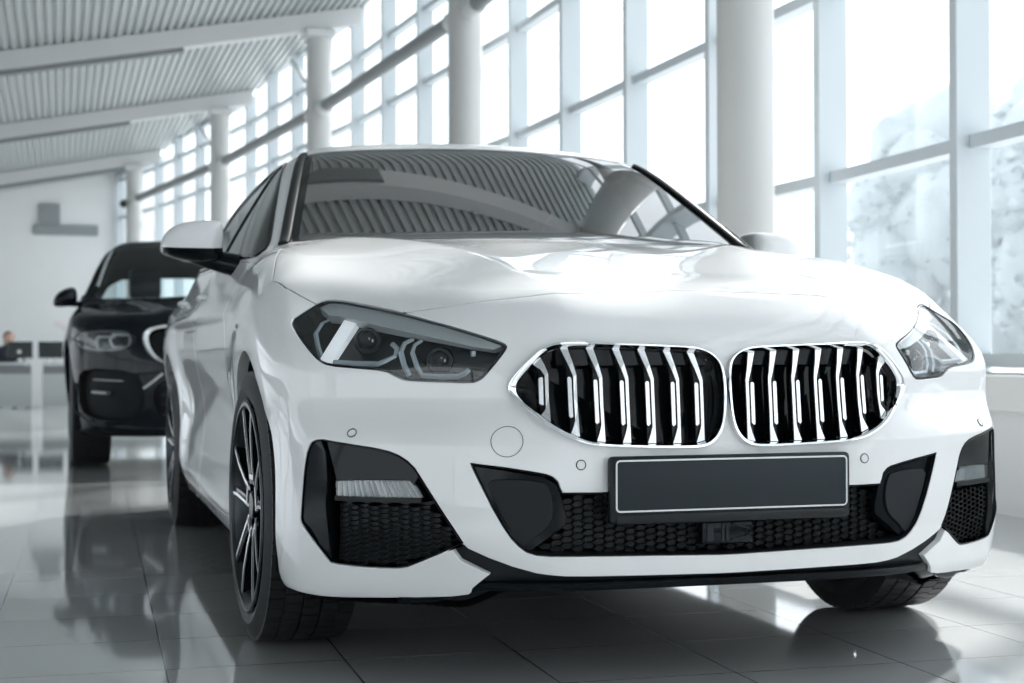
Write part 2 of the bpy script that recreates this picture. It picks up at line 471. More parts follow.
# outlines on the body skin, metres (half car, |x|)
OUTL = {
 'headlight': [[0.8383,-0.3433,0.7634],[0.8108,-0.3334,0.7818],[0.7804,-0.3251,0.8005],[0.7647,-0.3257,0.808],[0.7488,-0.3346,0.811],[0.7202,-0.368,0.8073],[0.6734,-0.4396,0.7938],[0.6194,-0.5253,0.7763],[0.5622,-0.6107,0.7537],[0.5037,-0.6761,0.7314],[0.4597,-0.7105,0.7145],[0.4477,-0.7205,0.7062],[0.4507,-0.7233,0.6959],[0.4692,-0.7208,0.6714],[0.4903,-0.7126,0.6448],[0.5014,-0.7064,0.6335],[0.5185,-0.6956,0.6271],[0.5731,-0.6546,0.6296],[0.6233,-0.614,0.6316],[0.6416,-0.6002,0.6345],[0.6563,-0.5893,0.6424],[0.6742,-0.576,0.653],[0.7294,-0.5377,0.6585],[0.7804,-0.5047,0.6638],[0.7996,-0.4887,0.6734],[0.8193,-0.4472,0.7042],[0.833,-0.3937,0.7352]],
 'kidney_out': [[0.4581,-0.7464,0.6174],[0.4551,-0.7474,0.6303],[0.447,-0.7511,0.6422],[0.4324,-0.7564,0.6612],[0.4148,-0.7608,0.6792],[0.3993,-0.7632,0.6926],[0.3836,-0.7651,0.7029],[0.3628,-0.7679,0.7111],[0.3422,-0.7713,0.7142],[0.3214,-0.7746,0.7152],[0.2745,-0.7814,0.7126],[0.2318,-0.7856,0.7099],[0.1777,-0.7893,0.7083],[0.1229,-0.7925,0.7062],[0.0784,-0.7944,0.7046],[0.0536,-0.7961,0.7014],[0.0298,-0.8003,0.6918],[0.0122,-0.8056,0.6781],[0.0036,-0.8118,0.657],[0.0009,-0.8169,0.6307],[0.0013,-0.82,0.5992],[0.0034,-0.8219,0.5678],[0.0095,-0.8238,0.5365],[0.0216,-0.8252,0.5132],[0.0391,-0.8261,0.4989],[0.0591,-0.8265,0.493],[0.0816,-0.8266,0.4919],[0.1374,-0.8262,0.493],[0.1925,-0.8254,0.495],[0.2469,-0.8245,0.4976],[0.3003,-0.8219,0.5015],[0.3314,-0.8183,0.5106],[0.3756,-0.8057,0.5337],[0.3958,-0.7936,0.5503],[0.4152,-0.7785,0.5679],[0.4323,-0.7642,0.5841],[0.4454,-0.7543,0.5979],[0.4545,-0.7488,0.6071]],
 'kidney_in': [[0.4363,-0.749,0.6173],[0.4343,-0.7497,0.6266],[0.4276,-0.7526,0.6369],[0.4138,-0.7571,0.6555],[0.3985,-0.7605,0.6719],[0.3854,-0.7618,0.6853],[0.3721,-0.7629,0.6951],[0.3555,-0.7654,0.7008],[0.3206,-0.7719,0.7018],[0.2734,-0.7782,0.7006],[0.2305,-0.7817,0.6995],[0.1762,-0.7854,0.6979],[0.1213,-0.7886,0.6957],[0.0712,-0.7907,0.6935],[0.0491,-0.7922,0.6903],[0.0306,-0.7955,0.6818],[0.0173,-0.8003,0.6675],[0.0129,-0.8057,0.6464],[0.0118,-0.8106,0.6149],[0.013,-0.8129,0.5834],[0.0163,-0.8148,0.5519],[0.0232,-0.8161,0.5311],[0.0369,-0.8172,0.5135],[0.0524,-0.8177,0.5055],[0.0695,-0.8179,0.5021],[0.1339,-0.8176,0.5028],[0.1891,-0.8169,0.5043],[0.2437,-0.8159,0.5063],[0.2814,-0.8144,0.5089],[0.305,-0.8122,0.5134],[0.3255,-0.8089,0.5212],[0.348,-0.8037,0.5311],[0.3695,-0.7954,0.5439],[0.3919,-0.7813,0.5631],[0.4092,-0.768,0.5793],[0.4246,-0.7566,0.5951],[0.4336,-0.751,0.607]],
 'slats': [[0.3775,-0.7752,0.5864],[0.3215,-0.7897,0.5862],[0.2686,-0.7978,0.5858],[0.2136,-0.8022,0.5853],[0.1594,-0.8057,0.5848],[0.1043,-0.8079,0.5843],[0.0522,-0.8087,0.5837]],
 'intake': [[0.5338,-0.7473,0.4681],[0.5085,-0.7596,0.4646],[0.464,-0.7777,0.459],[0.4189,-0.7931,0.4516],[0.3883,-0.8016,0.4457],[0.377,-0.8044,0.4409],[0.3667,-0.8069,0.4313],[0.3618,-0.8086,0.417],[0.3577,-0.8097,0.4085],[0.3562,-0.8099,0.4081]],
 'intake_low': [[0.5338,-0.7473,0.4681],[0.5292,-0.7505,0.4549],[0.5142,-0.7598,0.4208],[0.4951,-0.7701,0.3788],[0.4758,-0.7792,0.3421],[0.4608,-0.7841,0.3184],[0.4453,-0.7876,0.3013],[0.4299,-0.7913,0.289],[0.4096,-0.7971,0.2821],[0.3841,-0.8041,0.2798],[0.3528,-0.8106,0.2794],[0.299,-0.8168,0.2786],[0.2436,-0.8198,0.2774],[0.1872,-0.8212,0.2764],[0.0955,-0.8226,0.2741],[0.0211,-0.8227,0.2723]],
 'bar_low': [[0.5668,-0.728,0.2932],[0.5457,-0.7434,0.3027],[0.5381,-0.7461,0.2951],[0.4986,-0.7618,0.2764],[0.4534,-0.7771,0.2591],[0.408,-0.7918,0.2459],[0.3826,-0.7991,0.2421],[0.3514,-0.8058,0.2391],[0.2977,-0.8127,0.2377],[0.2425,-0.8162,0.2369],[0.1861,-0.818,0.2358],[0.1002,-0.8197,0.2345],[0.02,-0.8198,0.2333]],
 'flick': [[0.8454,-0.4133,0.1795],[0.8268,-0.4796,0.1795],[0.8015,-0.5164,0.1782],[0.7746,-0.5414,0.1782],[0.747,-0.5604,0.1786],[0.6764,-0.6114,0.1823],[0.6235,-0.6524,0.1866],[0.5616,-0.7027,0.193],[0.5316,-0.7247,0.199],[0.5278,-0.7289,0.2036],[0.5263,-0.7329,0.2124],[0.5137,-0.7429,0.2257],[0.4956,-0.7554,0.2426],[0.5232,-0.7444,0.2559],[0.5505,-0.7323,0.2696],[0.5668,-0.728,0.2932]],
 'fog': [[0.8011,-0.5552,0.5113],[0.8116,-0.5441,0.5103],[0.8195,-0.5356,0.5063],[0.8257,-0.5277,0.4974],[0.8302,-0.521,0.4811],[0.8343,-0.515,0.4512],[0.8364,-0.5125,0.4264],[0.8393,-0.5102,0.3831],[0.8414,-0.5075,0.3428],[0.8401,-0.5109,0.3327],[0.8284,-0.5317,0.3123],[0.8098,-0.5498,0.285],[0.7872,-0.562,0.2532],[0.7679,-0.5748,0.2498],[0.735,-0.5968,0.2471],[0.6914,-0.6253,0.246],[0.6591,-0.6471,0.2469],[0.6434,-0.6593,0.2509],[0.6179,-0.6824,0.2648],[0.5953,-0.7035,0.2779],[0.5752,-0.7214,0.2899],[0.5496,-0.7409,0.3019],[0.5472,-0.7434,0.3068],[0.5636,-0.7365,0.3338],[0.5817,-0.7235,0.3638],[0.6046,-0.705,0.4043],[0.6239,-0.6887,0.4392],[0.6326,-0.6813,0.455],[0.6455,-0.671,0.4695],[0.6613,-0.6593,0.4811],[0.68,-0.6465,0.4891],[0.7097,-0.627,0.4958],[0.7368,-0.6086,0.5001],[0.7692,-0.5844,0.5055]],
 'fog_lamp': [[0.776,-0.57,0.4244],[0.7081,-0.6181,0.4282],[0.6353,-0.6661,0.4282],[0.6275,-0.6723,0.4183],[0.6158,-0.6822,0.3949],[0.6921,-0.6301,0.3937],[0.7763,-0.5713,0.394]],
 'fog_mesh': [[0.7649,-0.5587,0.3761],[0.7158,-0.5941,0.376],[0.6558,-0.6326,0.3766],[0.6,-0.6724,0.3786],[0.5769,-0.6911,0.3425],[0.5552,-0.7028,0.3054],[0.6008,-0.662,0.2784],[0.6526,-0.6165,0.2523],[0.7127,-0.5769,0.2509],[0.767,-0.5411,0.2559],[0.7672,-0.557,0.3179]],
 'fog_blade': [[0.8152,-0.528,0.504],[0.7996,-0.546,0.5077],[0.7922,-0.5569,0.4837],[0.7901,-0.5624,0.429],[0.7932,-0.562,0.3742],[0.7878,-0.5656,0.3073],[0.7804,-0.5581,0.2561],[0.8082,-0.54,0.2868],[0.8352,-0.5032,0.3329],[0.8335,-0.5046,0.3825],[0.8306,-0.5069,0.4259],[0.8264,-0.5122,0.4694]],
 'pod': [[0.4988,-0.7441,0.4325],[0.4489,-0.7633,0.4353],[0.3981,-0.7795,0.43],[0.3827,-0.7836,0.4246],[0.3728,-0.7873,0.3954],[0.3723,-0.7891,0.3583],[0.3841,-0.7872,0.3372],[0.4072,-0.7809,0.3214],[0.427,-0.7726,0.2999],[0.4372,-0.7698,0.3053],[0.4603,-0.7636,0.3426],[0.4845,-0.7521,0.3954]],
 'pod_out': [[0.5274,-0.7375,0.462],[0.4608,-0.7665,0.4518],[0.39,-0.7892,0.4395],[0.3668,-0.7951,0.4251],[0.3567,-0.7982,0.3985],[0.3467,-0.8014,0.3587],[0.3497,-0.8016,0.3418],[0.3864,-0.7943,0.3142],[0.4189,-0.7825,0.2902],[0.4316,-0.7786,0.2928],[0.4523,-0.774,0.3143],[0.4918,-0.7583,0.3829]],
 'sensors': [[0.7457,-0.5908,0.5246],[0.3191,-0.8108,0.4634]],
 'tow': [[0.4636,-0.773,0.512]],
 'hl_slash': [[0.7228,-0.3874,0.7684],[0.6979,-0.4152,0.7656],[0.7712,-0.4825,0.6685],[0.7959,-0.4659,0.6724]],
 'hl_band': [[0.7705,-0.3266,0.7936],[0.7454,-0.3312,0.8027],[0.7026,-0.3799,0.798],[0.6505,-0.4611,0.7824],[0.6049,-0.535,0.7653],[0.5472,-0.6178,0.7422],[0.4826,-0.6839,0.7159],[0.4534,-0.7058,0.7031],[0.4708,-0.6998,0.6959],[0.5075,-0.6754,0.7018],[0.5603,-0.6264,0.7165],[0.6207,-0.5561,0.7334],[0.6639,-0.4989,0.7468],[0.7072,-0.4346,0.7617],[0.729,-0.4003,0.7703],[0.7575,-0.3688,0.7743]],
 'hl_u1': [[0.7436,-0.3537,0.7691],[0.7696,-0.3562,0.7577],[0.7885,-0.3855,0.7335],[0.7904,-0.4252,0.7065],[0.7864,-0.4584,0.6778]],
 'hl_u2': [[0.7673,-0.4756,0.6723],[0.7255,-0.503,0.669],[0.6795,-0.5347,0.6673],[0.6646,-0.5422,0.6742],[0.646,-0.5503,0.6839],[0.64,-0.543,0.7001],[0.6475,-0.5266,0.711]],
 'hl_u3': [[0.608,-0.5608,0.7204],[0.6258,-0.554,0.7108],[0.6356,-0.5611,0.6919],[0.6312,-0.578,0.6624],[0.6231,-0.5859,0.6422]],
 'hl_u4': [[0.5912,-0.5716,0.7182],[0.6067,-0.567,0.7074],[0.6135,-0.5728,0.6918],[0.6077,-0.5905,0.6624],[0.598,-0.6002,0.6432],[0.566,-0.6265,0.6407],[0.5342,-0.652,0.6408],[0.5213,-0.6609,0.6476],[0.5131,-0.6652,0.6561]],
 'hl_eyes': [[0.6869,-0.4602,0.7171],[0.5593,-0.5994,0.674]],
 'hl_chip': [[0.5058,-0.6685,0.6887]],
 'bonnet_front': [[0.7789,-0.3255,0.801],[0.6194,-0.5253,0.7763],[0.587,-0.554,0.7811],[0.5407,-0.592,0.7878],[0.4928,-0.6209,0.7957],[0.4428,-0.6403,0.8018],[0.38,-0.6617,0.8085],[0.2964,-0.676,0.8139],[0.178,-0.6593,0.8199],[0.0607,-0.6534,0.8234],[0.069,-0.6524,0.8236]],
 'bonnet_side': [[0.7965,0.2061,0.9396],[0.8298,-0.0074,0.8941],[0.8494,-0.1198,0.8606],[0.8321,-0.215,0.8413],[0.8064,-0.2741,0.8209],[0.7789,-0.3255,0.801]],
 'ws_left': [[0.7043,0.6409,1.0199],[0.6818,0.7378,1.0772],[0.6507,0.871,1.1554],[0.6165,1.0195,1.2394],[0.5812,1.1702,1.3153],[0.5609,1.2398,1.3442]],
 'ws_in': [[0.6965,0.6353,1.0196],[0.6451,0.8679,1.1553],[0.6046,1.0365,1.2511],[0.5724,1.1857,1.324]],
 'ws_top': [[0.5609,1.2398,1.3442],[0.4257,1.1863,1.355],[0.2664,1.1563,1.3616],[0.0683,1.1419,1.3668],[0.1392,1.1476,1.3665]]}
# ---------------------------------------------------------------- materials of the cars
M = {}
M['paint'] = mat('white_paint', (.82,.825,.83), .6, 0, 1.0, .0)
M['black_gloss'] = mat('black_gloss', (.004,.006,.008), .09, 0, 0., .2)
M['black_satin'] = mat('black_satin', (.009,.012,.014), .45, 0, 0, .3)
M['black_plastic'] = noisy(mat('black_plastic', (.007,.009,.011), .65, 0, 0, .25), 90, .3)
M['slate'] = mat('slate_plastic', (.016,.023,.029), .5, 0, 0, .3)
M['chrome'] = mat('chrome', (.86,.88,.90), .08, 1.)
M['silver'] = mat('satin_silver', (.80,.81,.83), .24, .85)
M['dark_metal'] = mat('dark_metal', (.05,.055,.06), .35, .8)
M['rubber'] = noisy(mat('tyre_rubber', (.014,.016,.018), .62), 60, .35, .05)
M['cabin'] = noisy(mat('cabin_trim', (.018,.021,.024), .7), 40, .3)
M['lens'] = glass('clear_lens', (.92,.95,.96), .015)
M['screen'] = glass('windscreen_glass', (.085,.115,.12), .22)
M['tint'] = glass('side_glass', (.14,.18,.19), .09)
M['blade'] = mat('added_glow_blade', (.85,.87,.89), .4, emit=(.92,.96,1.), es=.45)  # mild glow added so the blade shows white
M['brow'] = mat('lamp_brow', (.50,.52,.53), .35, .3)
M['duct'] = mat('duct_panel', (.008,.011,.014), .5, 0, 0, .3)
M['white_line'] = mat('white_line', (.85,.86,.87), .4)
M['guide'] = mat('light_guide', (.40,.44,.47), .3, .3)
M['reflector'] = mat('lamp_reflector', (.27,.285,.29), .35, .6)
M['lamp_dark'] = mat('lamp_housing', (.010,.014,.017), .3)
M['disc'] = mat('brake_disc', (.35,.36,.37), .35, .9)

def resample(P, n, closed=True):
    P = np.asarray(P, float); Q = np.concatenate([P, P[:1]]) if closed else P
    L = np.concatenate([[0], np.cumsum(np.linalg.norm(np.diff(Q, axis=0), axis=1))])
    t = np.linspace(0, L[-1], n + (1 if closed else 0))[:n]
    return np.stack([np.interp(t, L, Q[:, k]) for k in range(Q.shape[1])], 1)
def smooth_ring(P, n=1):
    P = np.asarray(P, float)
    for _ in range(n): P = .5*P + .25*(np.roll(P, 1, 0) + np.roll(P, -1, 0))
    return P
def chaikin(P, n=1, closed=True):
    P = np.asarray(P, float)
    for _ in range(n):
        Q = np.roll(P, -1, 0) if closed else P[1:]
        A = P if closed else P[:-1]
        R = np.empty((2*len(A), P.shape[1])); R[0::2] = .75*A + .25*Q; R[1::2] = .25*A + .75*Q
        P = R if closed else np.concatenate([P[:1], R, P[-1:]])
    return P
def front_y(f, x, z):
    x = np.asarray(x, float); z = np.asarray(z, float)
    o = np.stack([x, np.full_like(x, -1.3), z], -1)
    return hit(f, o, np.array([0,1.,0]), .3, 1.1, 40)[..., 1]
def onto(f, P, it=8):
    return relax(f, np.asarray(P, float), it)
def plate_of(f, P, d0, d1, name, m, parent, side):
    """solid slab whose outline is P: front skin d0 off the body, back d1 off the body"""
    P = np.asarray(P, float); N = normals(f, P); c = P.mean(0); nc = N.mean(0); nc /= np.linalg.norm(nc)
    b = MB(); n = len(P)
    A = [b.bm.verts.new(p) for p in P + N*d0]; A2 = [b.bm.verts.new(c + (p - c)*.985 + nc*.0) for p in P + N*(d0+.0015)]
    Z = [b.bm.verts.new(p) for p in P + N*d1]
    for i in range(n):
        j = (i+1) % n
        b.bm.faces.new((A[i], A[j], A2[j], A2[i])); b.bm.faces.new((Z[i], Z[j], A[j], A[i]))
    fs = [b.bm.faces.new(A2), b.bm.faces.new(Z[::-1])]; b.bm.normal_update()
    bmesh.ops.triangulate(b.bm, faces=fs)
    if side < 0: b.flipx()
    return b.build(name, m, parent)
def hexmesh(f, poly, pitch, off_, name, m, parent, side, depth=.009, w=.13, squash=.5, corner=None):
    """honeycomb insert filling the outline (front projection)"""
    P = np.asarray(poly, float); p2 = P[:, [0, 2]]
    lo = p2.min(0); hi = p2.max(0); cs = []
    dx = pitch*1.5; dz = pitch*math.sqrt(3)*squash; i = 0; x = lo[0]
    while x < hi[0]+pitch:
        z = lo[1] + (dz/2 if i % 2 else 0)
        while z < hi[1]+dz: cs.append((x, z)); z += dz
        x += dx; i += 1
    cs = np.array(cs); cs = cs[inside(p2, cs)]
    b = MB()
    if len(cs):
        ang = np.arange(6)*math.pi/3
        hx = np.stack([np.cos(ang), np.sin(ang)*squash], 1)*pitch
        def ring(k, d):
            q = cs[:, None, :] + hx[None]*k
            q = np.clip(q, lo, hi)
            y = front_y(f, q[..., 0], q[..., 1])
            return np.stack([q[..., 0], y + d, q[..., 1]], -1)
        A = ring(1.0, off_); B_ = ring(1-w, off_ - .001); Cc = ring(1-w*1.2, off_ + depth)
        for a, bb, c in zip(A, B_, Cc):
            if np.isnan(a).any() or np.isnan(bb).any() or np.isnan(c).any(): continue
            va = [b.bm.verts.new(p) for p in a]; vb = [b.bm.verts.new(p) for p in bb]; vc = [b.bm.verts.new(p) for p in c]
            for k in range(6):
                j = (k+1) % 6
                b.bm.faces.new((va[k], va[j], vb[j], vb[k])); b.bm.faces.new((vb[k], vb[j], vc[j], vc[k]))
            b.bm.faces.new(vc)
    if side == 0: b.mirror()
    elif side < 0: b.flipx()
    return b.build(name, m, parent, smooth=False)

def wheel(parent, x, y, r=.325, w=.225, rim=.246, side=-1, spokes=5, name='wheel', steer=0.):
    """tyre mesh with rim, spokes, disc as its pieces; side = direction of the outer face"""
    s = side; z = r
    b = MB(); hw = w/2
    prof = [(rim-.004, -hw+.012), (rim+.012, -hw+.004), (rim+.035, -hw-.002), (r-.030, -hw+.002), (r-.010, -hw+.012), (r-.002, -hw+.030)]
    prof = [(min(p, r-.007), h) for p, h in prof]
    prof = prof + [(r-.007, 0)] + [(p, -h) for p, h in prof[::-1]]
    b.lathe([(p, h*s) for p, h in prof], 'X', (x, y, z), 96)
    # tread blocks in five ribs
    nb = 70
    for k in range(nb):
        for j, c in enumerate((-.083, -.043, 0, .043, .083)):
            a = 2*math.pi*(k + (.5 if j % 2 else 0))/nb
            R_ = Matrix.Rotation(a, 3, 'X')
            edge = abs(c) > .06
            b.box(Vector((x+c, y, z)) + R_ @ Vector((0, 0, r-.0055 - (.002 if edge else 0))), (.036, 2*math.pi*r/nb - .0042, .011), R_ @ Matrix.Rotation(0 if not edge else 0, 3, 'Z'))
    t = b.build(name, M['rubber'], parent, angle=30)
    t.location = (0,0,0)
    fx = x + s*(hw - .006)          # plane of the rim face
    b = MB()
    b.lathe([(rim-.002, -hw+.006), (rim+.010, -hw+.000), (rim+.006, -hw-.004), (rim-.010, -hw+.006), (rim-.018, -hw+.03), (rim-.030, 0), (rim-.022, hw-.03), (rim+.004, hw-.004)], 'X', (x, y, z), 96)
    if s > 0:
        for v in b.bm.verts: v.co.x = 2*x - v.co.x
    b.build('rim', M['dark_metal'], t, angle=40)
    # outward lip in bright metal
    b = MB(); b.lathe([(rim+.004, fx + s*.008), (rim-.006, fx + s*.009), (rim-.010, fx + s*.002), (rim-.004, fx - s*.004)], 'X', (0, y, z), 96, closed=True); b.build('rim_lip', M['dark_metal'], t)
    def P(a, rr, off, dx): # point on the wheel face
        ca, sa = math.cos(a), math.sin(a)
        return (fx + s*dx, y + rr*sa + off*ca, z + rr*ca - off*sa)
    for k in range(spokes):
        a = 2*math.pi*k/spokes
        bk = MB(); fr = MB()
        for q in (-1, 1):
            # each double spoke: two arms that part towards the rim, with a thin bright face along each outer edge
            stations = [(.050, .013, .013), (.10, .022, .010), (.17, .037, .009), (rim-.008, .058, .010)]
            rg = []; rf = []
            for rr, off, hw_ in stations:
                k_ = (rr-.05)/(rim-.05); dip = -.012 + .026*k_ - .012*k_*k_
                lo_, hi_ = off-hw_, off+hw_
                rg.append([P(a, rr, q*lo_, dip-.035), P(a, rr, q*hi_, dip-.035), P(a, rr, q*hi_, dip), P(a, rr, q*lo_, dip)])
                w0 = hi_ - .0075
                rf.append([P(a, rr, q*w0, dip-.001), P(a, rr, q*hi_, dip-.001), P(a, rr, q*hi_, dip+.0035), P(a, rr, q*w0, dip+.0035)])
            bk.loft(rg); fr.loft(rf)
        # bright yoke joining the pair near the hub
        fr.loft([[P(a, rr, o, d) for o, d in ((-h_, -.014), (h_, -.014), (h_, -.006), (-h_, -.006))] for rr, h_ in ((.062, .028), (.074, .032))])
        so = bk.build('spoke', M['black_gloss'], t, smooth=False); fr.build('bright_face', M['silver'], so, smooth=False)
    b = MB(); b.lathe([(.001, fx-s*.006), (.030, fx-s*.006), (.034, fx-s*.009), (.036, fx-s*.022), (.058, fx-s*.034), (.062, fx-s*.07)], 'X', (0, y, z), 40); b.build('hub_cap', M['black_gloss'], t)
    b = MB()
    for k in range(5):
        a = 2*math.pi*(k+.5)/5; p = P(a, .046, 0, -.05); b = MB(); b.cyl(p, (p[0]+s*.022, p[1], p[2]), .009, n=6); b.build('wheel_bolt', M['dark_metal'], t)
    b = MB(); dx_ = fx - s*.085
    b.lathe([(.07, dx_), (.165, dx_), (.165, dx_-s*.026), (.07, dx_-s*.026)], 'X', (0, y, z), 64, closed=True); b.build('brake_disc', M['disc'], t, angle=30)
    b = MB(); b.box((dx_-s*.012, y+.13, z+.03), (.07, .09, .17), bev=.015); b.build('brake_caliper', M['dark_metal'], t)
    if steer:
        R_ = Matrix.Translation((x, y, z)) @ Matrix.Rotation(steer, 4, 'Z') @ Matrix.Translation((-x, -y, -z))
        for o in [t] + list(t.children) + [q for ch in t.children for q in ch.children]: o.data.transform(R_)
    return t

def ribbon(f, V, edges, w, depth):
    """dark strip lying under a panel gap"""
    N = normals(f, V); P = []; Q = []; F = []
    for a, b in edges:
        t = V[b]-V[a]; L = np.linalg.norm(t)
        if L < 1e-9: continue
        k = len(P)
        for i, e in ((a, -.15), (b, .15)):
            o = np.cross(t/L, N[i])
            for s in (-1, 1): P.append(V[i] + t*e + o*w*s - N[i]*depth); Q.append(N[i])
        F.append((k, k+2, k+3, k+1))
    R = Piece.__new__(Piece); R.V = np.array(P); R.N = np.array(Q); R.F = F; return R

def build_white_car():
    f = skin
    car = empty('car', (0,0,0))
    tag(car, 'white four-door coupe with kidney grille, nearest the camera on glossy tiles', 'car')
    V, F = surface_nets(f, (0,-.95,.10), (.97,3.78,1.50), .0145)
    O = {k: np.array(v, float) for k, v in OUTL.items()}
    far = lambda pts: np.array(pts, float)
    # --- wheel apertures
    def circ(cy, r, z0=.335):
        a = np.linspace(-.35, math.pi+.35, 60)
        p = [[.9, cy + r*math.cos(t), z0 + r*math.sin(t)] for t in a]
        return far(p + [[.9, p[-1][1], 0], [.9, p[0][1], 0]])
    V, w1, F = cut(f, V, F, circ(0, .362), (1,0,0), .05)
    V, w2, F = cut(f, V, F, circ(2.67, .362), (1,0,0), .05)
    # --- lower edge of the painted nose; below it a black apron
    fl = O['flick']; bl = O['bar_low']
    low = np.concatenate([fl[:-1], bl[0:], far([[-.2, -.82, .2325], [-.2, -.82, .0], [.95, -.41, .0], [.95, -.41, .165]])])
    nf = (.0, -1., .0)
    V, apron, F = cut(f, V, F, low, (.25, -1, 0), .02)
    # --- nose apertures
    nfog = (.62, -.78, 0)
    V, fog, F = cut(f, V, F, O['fog'], nfog); e_fog_in = rim(fog, F)
    it = np.concatenate([O['intake'][:-1], far([[.30, -.815, .4075], [-.2, -.815, .4075], [-.2, -.82, .272]]), O['intake_low'][::-1][:-1]])
    V, intake, F = cut(f, V, F, it, nf); e_int_in = rim(intake, F)
    kmid = chaikin(.55*resample(O['kidney_out'], 120) + .45*resample(O['kidney_in'], 120), 0)
    kmid[:, 0] = np.maximum(kmid[:, 0], .004)
    V, kid, F = cut(f, V, F, kmid, nf)
    V, hl, F = cut(f, V, F, chaikin(O['headlight'], 1), (.55, -.75, .35)); e_hl_in = rim(hl, F)
    # --- bonnet
    bn = np.concatenate([O['bonnet_side'], O['bonnet_front'][1:-1], far([[-.2, -.6595, .8232], [-.2, .36, 1.0], [.25, .38, 1.0], [.5, .42, 1.0], [.68, .50, .99], [.755, .42, .965]])])
    V, bonnet, F = cut(f, V, F, bn, (.12, -.25, .96))
    # --- windscreen
    def ws(d, t=0.):
        L = O['ws_left'][:5] + np.array([d, 0, 0])
        return np.concatenate([far([[-.2, .40, 1.0], [.3, .44, 1.0], [.55, .52, 1.0], [.705+d, .62, 1.0]]), L,
               far([[.568+d*.7, 1.215, 1.332], [.545+d*.5, 1.226, 1.3415+d*.2+t*.35], [.49, 1.205, 1.350+d*.3+t*.55], [.4257, 1.1863, 1.355+d*.3+t*.75], [.2664, 1.1563, 1.3616+d*.3+t*.95], [.0683, 1.1419, 1.3665+d*.3+t], [-.2, 1.15, 1.3665+d*.3+t]])])
    nw = (0, -.45, .89)
    V, scr, F = cut(f, V, F, ws(.016), nw); e_ws_in = rim(scr, F)
    V, glassp, frit = cut(f, V, scr, ws(-.030, -.045), nw)
    # --- side windows
    dlo = far([[.8,.60,.972],[.8,.68,1.022],[.8,.80,1.090],[.8,.95,1.170],[.8,1.10,1.240],[.8,1.24,1.295],[.8,1.36,1.325],[.8,1.55,1.346],[.8,1.75,1.350],[.8,1.98,1.338],[.8,2.2,1.310],[.8,2.45,1.262],[.8,2.66,1.203],[.8,2.84,1.135],[.8,2.93,1.075],[.8,2.92,1.050],[.8,2.83,1.035],[.8,2.4,1.018],[.8,1.8,1.004],[.8,1.2,.990],[.8,.75,.976],[.8,.62,.967]])
    nd = (1, 0, .35); d_ = np.array(nd)/np.linalg.norm(nd)
    dl3 = []
    for p in chaikin(dlo, 1):
        o = np.array([2.2, p[1], p[2]]); q = hit(f, o, np.array([-1., 0, 0]), .8, 2.0, 400); dl3.append(q)
    dl3 = np.array(dl3)
    V, sw, F = cut(f, V, F, dl3, nd); e_sw_in = rim(sw, F)
    # --- doors
    def door(pts):
        return chaikin(far([[.9, a, b] for a, b in pts]), 1)
    d1 = door([(.50,.30),(.50,.42),(.52,.62),(.545,.85),(.575,.955),(.70,.965),(1.2,.975),(1.52,.985),(1.535,.9),(1.53,.5),(1.51,.27),(1.45,.235),(.9,.235),(.56,.24)])
    V, doorf, F = cut(f, V, F, d1, (1,0,.1))
    d2 = door([(1.56,.27),(1.565,.5),(1.57,.9),(1.565,.985),(2.0,1.0),(2.44,1.008),(2.47,.95),(2.42,.84),(2.32,.70),(2.25,.52),(2.235,.36),(2.20,.27),(2.1,.235),(1.63,.235)])
    V, doorr, F = cut(f, V, F, d2, (1,0,.1))
    # fuel of shape: under-floor split
    under = []; body = []
    for fc in F:
        n = fnormal(V, fc); n = n/max(np.linalg.norm(n), 1e-12); c = V[list(fc)].mean(0)
        (under if ((c[2] < .1765 and n[2] < -.2) or (c[2] < .225 and n[2] < -.75)) else body).append(fc)
    holes = [apron, w1, w2, fog, intake, kid, hl, bonnet, scr, sw, doorf, doorr]
    def rims(P_): return rim(P_, [q for H_ in holes if H_ is not P_ for q in H_] + ([] if P_ is body else body))
    link('body_shell', lipped(f, V, body, rims(body), .0022, .028), M['paint'], car)
    link('underbody', Piece(V, under, f=f), M['black_plastic'], car)
    link('gap_shade_strip', ribbon(f, V, rim(bonnet, body + hl) + rim(doorf, body) + rim(doorr, body), .008, .009), M['black_satin'], car)  # black strip added beneath the gaps to keep them dark
    # inner skin so that the shell has a thickness and a dark inside
    inn = [fc for fc in body if V[list(fc)][:, 2].mean() > .6]
    Nn = normals(f, V); L = Piece(V - Nn*.03, [t[::-1] for t in inn], N=-Nn); link('cabin_lining', L, M['cabin'], car)
    ap = lipped(f, V - normals(f, V)*.014, apron, [], .001, .01); ap.N = normals(f, ap.V); link('lower_apron', ap, M['black_satin'], car)
    # bonnet, doors
    link('bonnet', lipped(f, V, bonnet, rims(bonnet), .0016, .016, .0026), M['paint'], car)
    for nm, fs, ee in (('front_door', doorf, rims(doorf)), ('rear_door', doorr, rims(doorr))):
        for s in (-1, 1):
            o = link('door', lipped(f, V, fs, ee, .0016, .016, .0016), M['paint'], car, s)
            yy = 1.40 if nm == 'front_door' else 2.30
            zz = .86 + .012*yy; b = MB(); xx = float(hit(f, np.array([2., yy, zz]), np.array([-1., 0, 0]), .6, 1.8)[0])
            b.tube([(xx-.012, yy-.12, zz-.004), (xx+.006, yy-.10, zz), (xx+.013, yy-.05, zz+.002), (xx+.013, yy+.05, zz+.002), (xx+.006, yy+.10, zz), (xx-.012, yy+.12, zz-.004)], .012, 12, flat=.75)
            if s < 0: b.flipx()
            b.build('door_handle', M['paint'], o)
    # glass
    ws_o = link('windscreen', Piece(V - Nn[:len(V)]*.002, glassp, N=Nn), M['screen'], car)
    fr_ = lipped(f, V - Nn*.0025, frit, e_ws_in, .001, .01, .004)
    link('border', fr_, M['black_gloss'], ws_o)
